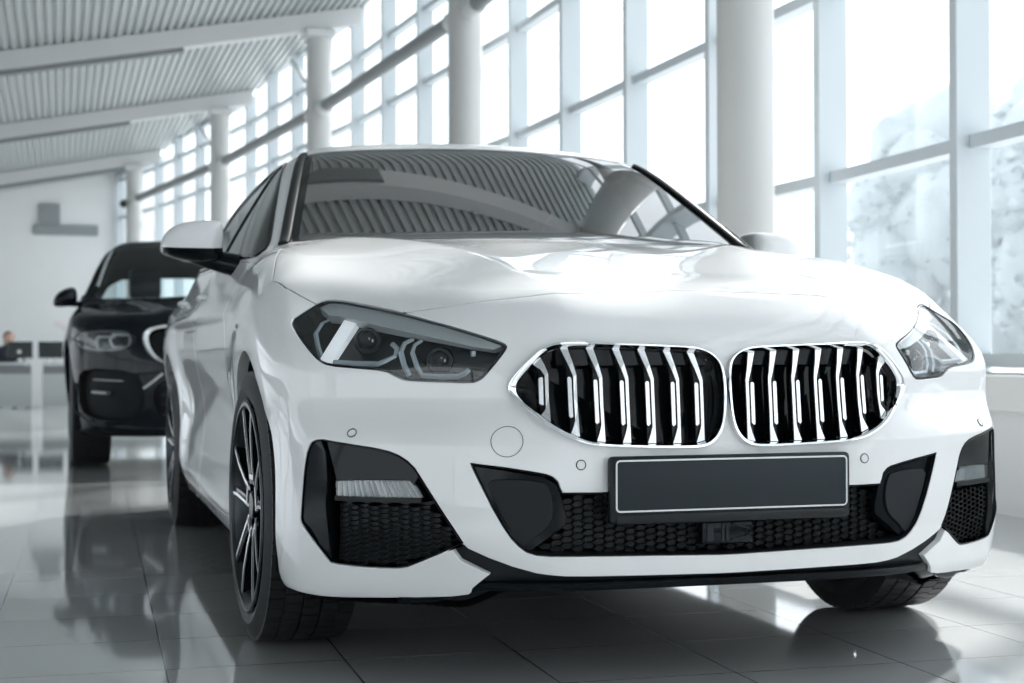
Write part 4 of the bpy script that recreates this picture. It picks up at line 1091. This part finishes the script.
        b = MB(); x_ = .36*s
        b.loft([[(x_+w_*cx, 1.72 + .22*k + dy, .70 + .40*k) for cx, dy in ((-1,-.06),(-.6,-.09),(.6,-.09),(1,-.06),(.9,.06),(-.9,.06))] for k, w_ in ((0,.25),(.4,.26),(.8,.24),(1.,.18))])
        b.box((x_, 1.98, 1.25), (.24, .10, .24), bev=.04); b.cyl((x_, 1.95, 1.06), (x_, 1.97, 1.25), .03); b.box((x_, 1.5, .65), (.5,.5,.2), bev=.06); b.build('seat', M['cabin'], car)
    lo = link('lower_grille', Piece(V + A([0,.05,0]), low, N=N), M['black_plastic'], car)
    for z_ in (.34,.40,.46,.52): b = MB(); b.box((0, -.815, z_), (.80, .02, .012)); b.build('grille_bar', M['black_satin'], lo, smooth=False)
    b = MB(); b.box((0,.95,.98),(1.45,.42,.18), bev=.06); b.build('dashboard', M['cabin'], car)
    b = MB(); b.box((0,2.7,.75),(1.35,.5,.2), bev=.05); b.box((0,2.98,.90),(1.35,.16,.42), Matrix.Rotation(-.3,3,'X'), bev=.05); b.build('rear_bench', M['cabin'], car)
    b = MB(); b.box((0,1.6,.36),(1.4,3.,.04)); b.build('cabin_floor', M['cabin'], car)
    car.location = loc; car.rotation_euler = (0,0,rz)
    return car
# ---------------------------------------------------------------- showroom
M['suv_glass'] = glass('suv_window_glass', (.86,.92,.93), .0, ior=1.28)
M['wall'] = noisy(mat('white_wall', (.88,.89,.89), .7), 3, .03)
M['column'] = noisy(mat('column_paint', (.52,.52,.51), .55), 4, .03)
M['frame'] = mat('window_frame_paint', (.56,.61,.64), .5)
M['beam'] = mat('beam_paint', (.62,.63,.63), .55)
M['girder'] = mat('girder_paint', (.20,.215,.22), .5)
M['deck'] = mat('roof_deck_metal', (.43,.46,.46), .42, .25)
M['pane'] = glass('facade_glass', (.95,.97,.98), .02, veil=.07)  # veil mixed into the glass imitates haze outside
M['ledge'] = mat('sill_board', (.80,.80,.79), .5)

def tile_floor():
    m = mat('polished_tiles', (.36,.37,.37), .12, 0, .55, .5); m.node_tree.nodes['Principled BSDF'].inputs['Coat IOR'].default_value = 1.55; m.node_tree.nodes['Principled BSDF'].inputs['Coat Roughness'].default_value = .04; nt = m.node_tree; b = nt.nodes['Principled BSDF']
    tc = nt.nodes.new('ShaderNodeTexCoord'); mp = nt.nodes.new('ShaderNodeMapping'); br = nt.nodes.new('ShaderNodeTexBrick')
    mp.inputs['Rotation'].default_value[2] = .02; mp.inputs['Location'].default_value = (.310, .325, 0)
    br.offset = 0; br.squash = 1
    br.inputs['Scale'].default_value = 1; br.inputs['Brick Width'].default_value = .395; br.inputs['Row Height'].default_value = .37
    br.inputs['Mortar Size'].default_value = .0022; br.inputs['Mortar Smooth'].default_value = .1; br.inputs['Bias'].default_value = 0
    br.inputs['Color1'].default_value = (.54,.55,.55,1); br.inputs['Color2'].default_value = (.50,.51,.515,1); br.inputs['Mortar'].default_value = (.13,.135,.14,1)
    no = nt.nodes.new('ShaderNodeTexNoise'); no.inputs['Scale'].default_value = 2.2; no.inputs['Detail'].default_value = 4
    mr = nt.nodes.new('ShaderNodeMapRange'); mr.inputs['To Min'].default_value = .045; mr.inputs['To Max'].default_value = .085
    nt.links.new(tc.outputs['Object'], mp.inputs['Vector']); nt.links.new(mp.outputs[0], br.inputs['Vector']); nt.links.new(br.outputs['Color'], b.inputs['Base Color'])
    nt.links.new(tc.outputs['Object'], no.inputs['Vector']); nt.links.new(no.outputs['Fac'], mr.inputs['Value']); nt.links.new(mr.outputs[0], b.inputs['Roughness'])
    bp = nt.nodes.new('ShaderNodeBump'); bp.inputs['Strength'].default_value = .25; bp.inputs['Distance'].default_value = .002; bp.invert = True
    nt.links.new(br.outputs['Fac'], bp.inputs['Height']); nt.links.new(bp.outputs[0], b.inputs['Normal']); nt.links.new(bp.outputs[0], b.inputs['Coat Normal'])
    return m
def roof_z(x, y): return 4.31 + .185*x
COL = [Vector(p) for p in ((-1.6,-18.2),(.25,-13.0),(1.3,-7.55),(1.86,-1.97),(2.094,3.585),(2.028,9.126),(1.647,14.656),(1.006,20.157),(-.02,26.084),(-1.3,31.4))]
def facade_pts():
    out = []
    for i, p in enumerate(COL):
        a = COL[max(i-1,0)]; b = COL[min(i+1,len(COL)-1)]; t = (b-a).normalized(); out.append(p + Vector((t.y,-t.x))*.56)
    return out
def build_room():
    fp = facade_pts()
    b = MB(); b.box((-3.5, 8, -.06), (16, 54, .12)); struct(b.build('floor', tile_floor(), smooth=False))
    # corrugated roof deck: ribs run along y
    b = MB(); x = -8.2; pitch = .096; prof = []
    while x < 2.62:
        prof += [(x, 0), (x+pitch*.52, 0), (x+pitch*.62, .030), (x+pitch*.90, .030)]; x += pitch
    fy = [p.y for p in fp]; fx = [p.x + .03 for p in fp]; k0 = fx.index(max(fx))
    def ends(x_): return np.interp(x_, fx[:k0+1], fy[:k0+1]), np.interp(-x_, [-q for q in fx[k0:]], fy[k0:])
    prof = [q for q in prof if q[0] < max(fx) - .01]
    lo = [[b.bm.verts.new((px_, max(-18.6, min(31.2, ends(px_)[j])), roof_z(px_, 0) + dz + .215)) for px_, dz in prof] for j in (0, 1)]
    for i in range(len(prof)-1): b.bm.faces.new((lo[0][i], lo[0][i+1], lo[1][i+1], lo[1][i]))
    up = [[b.bm.verts.new((px_, max(-18.6, min(31.2, ends(px_)[j])), roof_z(px_, 0) + .36)) for px_, dz in prof] for j in (0, 1)]
    for i in range(len(prof)-1): b.bm.faces.new((up[0][i], up[1][i], up[1][i+1], up[0][i+1]))
    struct(b.build('ceiling', M['deck'], smooth=False, fix=False))
    # beams, columns, girders
    for i, c in enumerate(COL[:-1]):
        if i < 4: continue
        xe = fp[i].x - .06
        b = MB(); n = 2; zz = [roof_z(x_, c.y) for x_ in (-8.1, xe)]
        def sec(x_, z_, w, h0, h1): return [(x_, c.y-w, z_+h0), (x_, c.y+w, z_+h0), (x_, c.y+w, z_+h1), (x_, c.y-w, z_+h1)]
        b.loft([sec(-8.1, zz[0], .10, .0, .214), sec(xe, zz[1], .10, .0, .214)])
        bo = b.build('beam', M['beam'], smooth=False); tag(bo, BEAM_L[i], 'beam', 'roof beams under the ribbed ceiling')
        xt = .05 if i % 2 == 0 else -.34
        b = MB(); b.loft([sec(-8.0, roof_z(-8.0, c.y), .07, -.05, -.005), sec(xt, roof_z(xt, c.y), .07, -.05, -.005)]); b.build('lighting_track', M['girder'], bo, smooth=False)
        if i < 4: continue
        zt = roof_z(c.x, c.y)
        b = MB(); r = .148
        b.lathe([(r, 0), (r, zt-.10), (r+.0, zt-.10)], 'Z', (c.x, c.y, 0), 48)
        co = b.build('column', M['column'], angle=40); tag(co, COLUMN_L[i], 'column', 'round columns along the windows')
        b = MB(); b.box((c.x, c.y, zt-.05), (.34, .34, .09), bev=.008); b.build('capital_plate', M['beam'], co, smooth=False)
        b = MB(); b.lathe([(r+.012, 0.001), (r+.012, .06), (r, .07)], 'Z', (c.x, c.y, 0), 48); b.build('base_ring', M['girder'], co)
        if i < len(COL)-2:
            d = COL[i+1]; t = (d-c).normalized(); z_ = 3.66; p0 = c + t*.34; p1 = d - t*.34
            b = MB(); b.cyl((p0.x, p0.y, z_), (p1.x, p1.y, z_), .068, n=20)
            g = b.build('girder', M['girder']); tag(g, GIRDER_L[i], 'girder', 'tube girders between the columns')
            for q, w in ((c, p0), (d, p1)):
                s_ = 1 if q is c else -1
                e = q + t*s_*.150
                b = MB(); b.tube([(e.x, e.y, z_), (w.x + t.x*s_*.06, w.y + t.y*s_*.06, z_)], .085, 16)
                b.build('end_bracket', M['beam'], g)
            e0 = c + t*.165; e1 = c + t*2.3; n_ = Vector((t.y,-t.x))
            b = MB(); b.cyl((e0.x, e0.y, z_+.18), (e1.x + n_.x*.3, e1.y + n_.y*.3, roof_z(e1.x + n_.x*.3, 0)+.05), .024, n=10)
            tag(b.build('brace', M['beam']), BRACE_L[i], 'brace', 'thin diagonal braces under the eaves')
    # glazed facade, bay by bay
    Z = [.66, 1.62, 2.62, 3.55, 4.32]
    for i in range(len(fp)-1):
        p, q = fp[i], fp[i+1]; t = (q-p).normalized(); n_ = Vector((t.y,-t.x)); L = (q-p).length
        top = min(roof_z(p.x, p.y), roof_z(q.x, q.y)) + .33
        rot = Matrix.Rotation(math.atan2(t.y, t.x), 3, 'Z')
        def at(s_, off, z_): v = p + t*s_ + n_*off; return Vector((v.x, v.y, z_))
        b = MB()
        for k in range(5 if i == len(fp)-2 else 4):
            b.box(at(L*k/4, -.075, (.6+top)/2), (.062, .17, top-.6), rot, bev=.004, seg=1)
        for z_ in Z:
            if z_ < top-.12: b.box(at(L/2, -.045, z_), (L-.0, .10, .06), rot)
        b.box(at(L/2, -.03, top-.04), (L, .10, .10), rot)
        # the thin black gasket lines along both sides of each mullion's foot
        w_ = struct(b.build('window_%d' % (i+1), M['frame'], smooth=False))
        b = MB(); b.bm.faces.new([b.bm.verts.new(v) for v in (at(L, .012, .62), at(0, .012, .62), at(0, .012, top), at(L, .012, top))])
        b.build('pane', M['pane'], w_, smooth=False, fix=False)
        b = MB(); b.box(at(L/2, .02, .30), (L+.02, .12, .62), rot); struct(b.build('wall_facade_%d' % (i+1), M['wall'], smooth=False))
        b = MB(); b.box(at(L/2, -.10, .525), (L, .22, .15), rot, bev=.006, seg=1); struct(b.build('trim_%d' % (i+1), M['ledge'], smooth=False))
    # other walls
    b = MB(); b.box((-3.4, 29.1, 2.3), (9.8, .2, 5.2)); struct(b.build('wall_far', M['wall'], smooth=False))
    # unseen front windows behind the camera, added as fill light; glazed left side
    def glazed(name, wname, a, c, z0, n, k, top=2.45):
        a = Vector(a); c = Vector(c); t = (c-a).normalized(); L = (c-a).length; rot = Matrix.Rotation(math.atan2(t.y, t.x), 3, 'Z'); mid = (a+c)/2
        b = MB()
        b.box((mid.x, mid.y, z0/2), (L, .2, z0), rot); b.box((mid.x, mid.y, top+(.25 if n > 10 else 1.2)), (L, .2, (.5 if n > 10 else 2.4)), rot); struct(b.build(wname, M['wall'], smooth=False))
        b = MB()
        for j in range(n+1): v = a + t*L*j/n; b.box((v.x, v.y, (z0+top)/2), (.10, .16, top-z0), rot)
        for z_ in (z0+.04, 1.55, top-.04): b.box((mid.x, mid.y, z_), (L, .10, .08), rot)
        w_ = struct(b.build('window_%d' % k, M['frame'], smooth=False))
        b = MB(); b.bm.faces.new([b.bm.verts.new(v) for v in ((a.x,a.y,z0),(c.x,c.y,z0),(c.x,c.y,top),(a.x,a.y,top))]); b.build('pane', M['pane'], w_, smooth=False)
    glazed('w', 'wall_front', (2.0,-18.7), (-8.2,-18.7), 1.0, 7, 20)
    glazed('w', 'wall_left', (-8.2,-18.7), (-8.2,29), .1, 16, 21)

def build_desk_area():
    dk = mat('desk_front', (.50,.53,.52), .5); dt = mat('desk_top', (.62,.64,.64), .35); wh = mat('desk_white', (.82,.83,.83), .4); scrm = mat('screen_black', (.012,.018,.02), .25)
    t = empty('reception_desk', (-1.95,18.3,0)); tag(t, 'grey reception desk with a white end panel at the far left', 'desk')
    def desk(t, x0, x1):
        b = MB(); b.box(((x0+x1)/2, .03, .29), (x1-x0, .05, .56), bev=.004); b.build('front_panel', dk, t, smooth=False)
        b = MB(); b.box(((x0+x1)/2, .012, .52), (x1-x0-.02, .03, .11), bev=.003); b.build('upper_rail', M['girder'], t, smooth=False)
        b = MB(); b.box(((x0+x1)/2, .40, .60), (x1-x0, .80, .035), bev=.006); b.build('desk_top', dt, t, smooth=False)
        for x_ in (x0+.03, x1-.03): b = MB(); b.box((x_, .42, .29), (.03, .68, .58)); b.build('side_panel', dk, t, smooth=False)
    desk(t, -1.2, .225)
    b = MB(); b.box((.29, .10, .31), (.10, .2, .62), bev=.006); b.build('white_end_panel', wh, t, smooth=False)
    t2 = empty('reception_desk', (-.88,18.3,0)); tag(t2, 'grey reception desk right of the white panel, beside the black car', 'desk'); desk(t2, -.70, .9)
    for x0, x1, lab in ((-2.05,-1.715,'black desk monitor with a pale round mark on its back, in front of the person'), (-1.64,-1.31,'black desk monitor right of the one with the pale mark')):
        m_ = empty('monitor', ((x0+x1)/2, 18.62, .618)); tag(m_, lab, 'monitor')
        w = x1-x0
        b = MB(); b.box((0,0,.175), (w,.022,.23), bev=.006); b.build('screen_housing', scrm, m_, smooth=False)
        b = MB(); b.box((0,.03,.06), (.05,.014,.12)); b.box((0,.02,.006), (.16,.13,.012), bev=.004); b.build('stand', M['silver'], m_, smooth=False)
        if x0 < -2: b = MB(); b.cyl((-.01,-.012,.150),(-.01,-.0145,.150),.026,n=20); b.build('round_mark', M['white_line'], m_, smooth=False)
    # potted arching flower stem
    fl = empty('potted_orchid', (-1.14,18.80,.618)); tag(fl, 'pale pink arching flower stem in a white pot on the right desk', 'plant')
    b = MB(); b.lathe([(.0001,0),(.05,0),(.065,.10),(.058,.10),(.05,.02)], 'Z', (0,0,0), 24); b.build('pot', wh, fl)
    stem = [(0,0,.06),(.0,0,.22),(-.04,0,.38),(-.12,-.01,.49),(-.20,-.01,.55),(-.27,-.01,.56)]
    b = MB(); b.tube(stem, .006, 6); b.build('stem', mat('stem_green', (.20,.26,.14), .6), fl)
    petal = mat('petal_pink', (.80,.74,.74), .6); rnd = random.Random(4)
    for k in range(8):
        tt = 1.6 + k*.45; j = int(tt); u = tt - j
        p = Vector(stem[min(j,4)])*(1-u) + Vector(stem[min(j+1,5)])*u
        b = MB()
        for a in range(5): an = a*1.257; b.ball(p + Vector((.024*math.cos(an), -.012, .024*math.sin(an)-.02)), (.04,.012,.04), 2)
        b.build('flower', petal, fl)
    b = MB()
    for a in range(4): an = a*1.57+.4; b.loft([[Vector((math.cos(an)*r_-math.sin(an)*w_*s_, math.sin(an)*r_+math.cos(an)*w_*s_, z_+dz)) for s_, dz in ((-1,0),(1,0),(1,.004),(-1,.004))] for r_, w_, z_ in ((.01,.012,.09),(.07,.03,.15),(.14,.022,.14),(.18,.004,.10))])
    b.build('leaves', mat('leaf_green', (.10,.17,.08), .5), fl)
    # person seated behind the left monitor
    pe = empty('person', (-2.06,19.48,0)); tag(pe, 'person with reddish hair in dark clothes, seated behind the left monitor', 'person')
    me = D.meshes.new('body')
    pts = [(0,.02,.42),(0,.02,.56),(0,.0,.70),(0,-.02,.80),(0,-.03,.86),(0,-.05,.92),(0,-.06,.97),
           (-.16,0,.78),(-.21,-.05,.62),(-.16,-.26,.645),(-.12,-.33,.64),(.16,0,.78),(.21,-.05,.62),(.16,-.26,.645),(.12,-.33,.64),
           (-.10,-.30,.42),(-.10,-.33,.08),(-.10,-.42,.04),(.10,-.30,.42),(.10,-.33,.08),(.10,-.42,.04)]
    ed = [(0,1),(1,2),(2,3),(3,4),(4,5),(5,6),(3,7),(7,8),(8,9),(9,10),(3,11),(11,12),(12,13),(13,14),(0,15),(15,16),(16,17),(0,18),(18,19),(19,20)]
    me.from_pydata(pts, ed, []); bo = D.objects.new('body', me); C.objects.link(bo); bo.parent = pe
    sk = bo.modifiers.new('skin', 'SKIN'); rad = [.14,.13,.14,.11,.05,.07,.065,.06,.045,.035,.03,.06,.045,.035,.03,.075,.05,.04,.075,.05,.04]
    for v, r_ in zip(me.skin_vertices[0].data, rad): v.radius = (r_, r_*.85)
    me.skin_vertices[0].data[0].use_root = True
    su = bo.modifiers.new('sub', 'SUBSURF'); su.levels = su.render_levels = 2
    me.materials.append(mat('dark_clothes', (.03,.04,.055), .8))
    b = MB(); b.ball((0,-.06,.955), (.135,.165,.19), 3); b.ball((0,-.145,.945), (.025,.03,.03), 2)
    for s in (-1,1): b.ball((s*.068,-.05,.945), (.02,.035,.05), 2); b.ball((s*.03,-.132,.965), (.025,.02,.012), 2)
    b.box((0,-.137,.915), (.045,.012,.008)); b.build('head', mat('skin_tone', (.55,.36,.29), .6), pe)
    b = MB(); b.ball((0,-.035,.985), (.16,.175,.17), 3); b.ball((0,.03,.93), (.15,.11,.2), 3); b.build('hair', mat('reddish_hair', (.16,.055,.04), .6), pe)
    ch = empty('office_chair', (-2.06,19.55,0)); tag(ch, 'dark office chair carrying the person behind the desk', 'chair')
    b = MB(); b.box((0,-.05,.255), (.46,.46,.06), bev=.02); b.build('seat', scrm, ch)
    b = MB(); b.box((0,.22,.62), (.42,.05,.36), bev=.02); b.build('backrest', scrm, ch)
    b = MB(); b.cyl((0,-.05,.06),(0,-.05,.225),.03); b.build('gas_lift', M['girder'], ch)
    for k in range(5):
        a = k*1.2566; b = MB(); b.cyl((0,-.05,.08), (.26*math.cos(a), -.05+.26*math.sin(a), .05), .02, .014, 10); b.ball((.26*math.cos(a), -.05+.26*math.sin(a), .028), (.055,.055,.055), 2); b.build('leg', M['girder'], ch)
    # wall sign
    sg = empty('wall_sign', (-1.25,28.99,3.2)); tag(sg, 'grey square panel over a long grey bar high on the far wall', 'sign'); gm = mat('sign_grey', (.30,.33,.34), .5)
    b = MB(); b.box((0,-.03,.09), (1.27,.06,.21), bev=.01); b.build('long_bar', gm, sg, smooth=False)
    b = MB(); b.box((-.32,-.035,.41), (.41,.07,.42), bev=.01); b.build('square_panel', gm, sg, smooth=False)
    cm = empty('security_camera', (-.22,26.0,3.6)); tag(cm, 'small dark camera on the last column by the far wall', 'camera')
    b = MB(); b.ball((0,0,-.03), (.14,.14,.15), 3); b.build('dome', scrm, cm)
    b = MB(); b.cyl((0,0,.02),(.06,.02,.05),.025); b.build('bracket', M['girder'], cm)

def build_outside():
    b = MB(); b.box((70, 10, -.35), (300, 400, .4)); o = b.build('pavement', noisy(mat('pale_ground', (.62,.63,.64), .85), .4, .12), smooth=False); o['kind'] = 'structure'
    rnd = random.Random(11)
    leaf = noisy(mat('hazed_foliage', (.36,.41,.43), .8), 2.5, .2); bark = mat('bark', (.30,.29,.28), .9)  # haze is put into the foliage colour, lighter and bluer
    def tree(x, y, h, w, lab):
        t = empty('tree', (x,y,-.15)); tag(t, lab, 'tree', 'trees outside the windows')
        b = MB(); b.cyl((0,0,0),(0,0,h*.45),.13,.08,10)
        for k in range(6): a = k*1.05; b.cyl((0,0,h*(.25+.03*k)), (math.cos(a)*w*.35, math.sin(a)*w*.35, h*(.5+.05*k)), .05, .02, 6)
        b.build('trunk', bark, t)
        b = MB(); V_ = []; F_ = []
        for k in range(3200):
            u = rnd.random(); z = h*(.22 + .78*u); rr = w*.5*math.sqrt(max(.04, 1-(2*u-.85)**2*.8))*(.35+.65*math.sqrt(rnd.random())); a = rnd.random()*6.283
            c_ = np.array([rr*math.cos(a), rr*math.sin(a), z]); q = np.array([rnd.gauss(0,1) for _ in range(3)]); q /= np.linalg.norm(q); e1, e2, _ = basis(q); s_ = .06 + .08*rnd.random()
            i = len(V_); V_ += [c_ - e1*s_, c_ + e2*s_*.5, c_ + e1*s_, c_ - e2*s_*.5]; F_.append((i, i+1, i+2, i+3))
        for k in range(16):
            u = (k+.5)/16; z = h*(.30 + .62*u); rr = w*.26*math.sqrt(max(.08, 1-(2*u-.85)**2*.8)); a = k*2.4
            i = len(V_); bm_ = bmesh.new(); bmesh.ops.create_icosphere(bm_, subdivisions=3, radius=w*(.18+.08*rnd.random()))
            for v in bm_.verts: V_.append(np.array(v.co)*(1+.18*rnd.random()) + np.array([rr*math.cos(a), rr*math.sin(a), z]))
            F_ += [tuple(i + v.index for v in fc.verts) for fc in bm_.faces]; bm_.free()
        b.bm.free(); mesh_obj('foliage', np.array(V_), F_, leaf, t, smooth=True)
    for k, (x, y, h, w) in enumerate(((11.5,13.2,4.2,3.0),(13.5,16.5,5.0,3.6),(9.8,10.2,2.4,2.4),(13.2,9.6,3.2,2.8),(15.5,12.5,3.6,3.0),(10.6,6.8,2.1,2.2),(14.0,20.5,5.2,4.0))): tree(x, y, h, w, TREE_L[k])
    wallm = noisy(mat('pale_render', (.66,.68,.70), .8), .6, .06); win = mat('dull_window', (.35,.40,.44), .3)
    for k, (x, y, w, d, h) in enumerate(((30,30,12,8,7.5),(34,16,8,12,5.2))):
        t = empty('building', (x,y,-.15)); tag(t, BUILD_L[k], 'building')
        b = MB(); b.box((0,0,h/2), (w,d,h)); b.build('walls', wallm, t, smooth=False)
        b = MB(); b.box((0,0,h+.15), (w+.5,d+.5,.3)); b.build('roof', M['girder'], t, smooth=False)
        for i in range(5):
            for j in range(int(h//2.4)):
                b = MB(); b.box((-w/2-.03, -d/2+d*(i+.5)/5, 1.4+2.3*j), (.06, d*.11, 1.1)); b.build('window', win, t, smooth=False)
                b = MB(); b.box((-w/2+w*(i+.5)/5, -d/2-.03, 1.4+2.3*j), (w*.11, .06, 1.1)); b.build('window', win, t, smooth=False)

def light():
    sc = bpy.context.scene
    w = D.worlds.new('sky'); sc.world = w; w.use_nodes = True; nt = w.node_tree; bg = nt.nodes['Background']
    bg.inputs[0].default_value = (.90,.955,1.0,1); bg.inputs[1].default_value = SKY
    l = D.lights.new('sun', 'SUN'); l.energy = SUN; l.angle = .06; l.color = (1.0,.975,.94)
    o = D.objects.new('sun', l); C.objects.link(o)
    el = math.radians(40); d = Vector((.75,.66,0)).normalized()*math.cos(el) + Vector((0,0,math.sin(el)))
    o.rotation_euler = d.to_track_quat('Z','Y').to_euler(); o.location = d*40
    sc.view_settings.view_transform = 'Standard'; sc.view_settings.look = 'None'; sc.view_settings.gamma = 1; sc.view_settings.use_curve_mapping = False
    sc.view_settings.exposure = EXPO
    cy = sc.cycles; cy.max_bounces = 10; cy.diffuse_bounces = 5; cy.glossy_bounces = 5; cy.transparent_max_bounces = 24; cy.transmission_bounces = 8
    cy.use_denoising = True; cy.sample_clamp_indirect = 4; cy.sample_clamp_direct = 12; cy.caustics_reflective = False; cy.caustics_refractive = False
SKY, SUN, EXPO = 2.6, 11.5, -0.10
def ordinal(n): return ('first','second','third','fourth','fifth','sixth','seventh','eighth','ninth','tenth')[n]
def back_or(i, txt, beyond):
    return txt if 4 <= i <= 8 else beyond
COLUMN_L = [''] * 4 + ['wide round white column right of the windscreen, nearest of the row', 'round white column rising above the white car roof, second of the row', 'round white column above the left pillar of the white car, third of the row', 'round white column left of the white car mirror, fourth of the row', 'slim white column beside the far wall, carrying the small camera', 'round white column behind the far wall']
BEAM_L = ['', '', 'pale roof beam well behind the camera', 'pale roof beam overhead between the camera and the nearest column'] + ['pale roof beam over the nearest column', 'pale roof beam over the second column', 'pale roof beam over the third column, uppermost at the left', 'pale roof beam over the fourth column, middle one at the left', 'pale roof beam along the top of the far wall', 'pale roof beam behind the far wall']
GIRDER_L = [''] * 4 + ['grey tube girder between the nearest and second columns', 'dark grey tube girder between the second and third columns', 'dark grey tube girder between the third and fourth columns', 'dark grey tube girder between the fourth column and the last one', 'grey tube girder behind the far wall']
BRACE_L = [''] * 4 + ['thin white diagonal brace leaving the nearest column', 'thin white diagonal brace leaving the second column', 'thin white diagonal brace leaving the third column under the eaves', 'thin white diagonal brace leaving the fourth column under the eaves', 'thin white diagonal brace leaving the last column']
TREE_L = ['tall hazy tree seen just right of the nearest column', 'tall pale tree standing behind the other trees outside', 'low pale bush just above the right edge of the white bonnet', 'pale bushy tree in the middle of the wide window pane', 'pale tree left of the thick mullion', 'low pale bush outside the rightmost pane, past the right headlight', 'tallest pale tree, farthest down the facade']
BUILD_L = ['pale flat-roofed building far outside behind the trees', 'low pale flat-roofed building outside the rightmost window']
build_room()
build_desk_area()
build_outside()
build_white_car()
build_suv((-.35, 6.45, 0), .0)
light()
def camera():
    cx, cy, cz, yaw, pit, fpx, roll = -1.3236, -3.7501, .6824, .2847, .0098, 1537.6, -.0027
    cd = D.cameras.new('camera'); cam = D.objects.new('camera', cd); C.objects.link(cam)
    cd.sensor_width = 36; cd.lens = fpx*36/1024; cd.clip_end = 500; cd.clip_start = .05
    f = Vector((math.sin(yaw)*math.cos(pit), math.cos(yaw)*math.cos(pit), math.sin(pit)))
    r = Vector((math.cos(yaw), -math.sin(yaw), 0)); u = r.cross(f)
    R = Matrix((r, u, -f)).transposed() @ Matrix.Rotation(ROLL*roll, 3, 'Z')
    cam.matrix_world = Matrix.Translation((cx, cy, cz)) @ R.to_4x4()
    cd.dof.use_dof = True; cd.dof.focus_distance = 3.15; cd.dof.aperture_fstop = 5.0
    bpy.context.scene.camera = cam
ROLL = 1
camera()
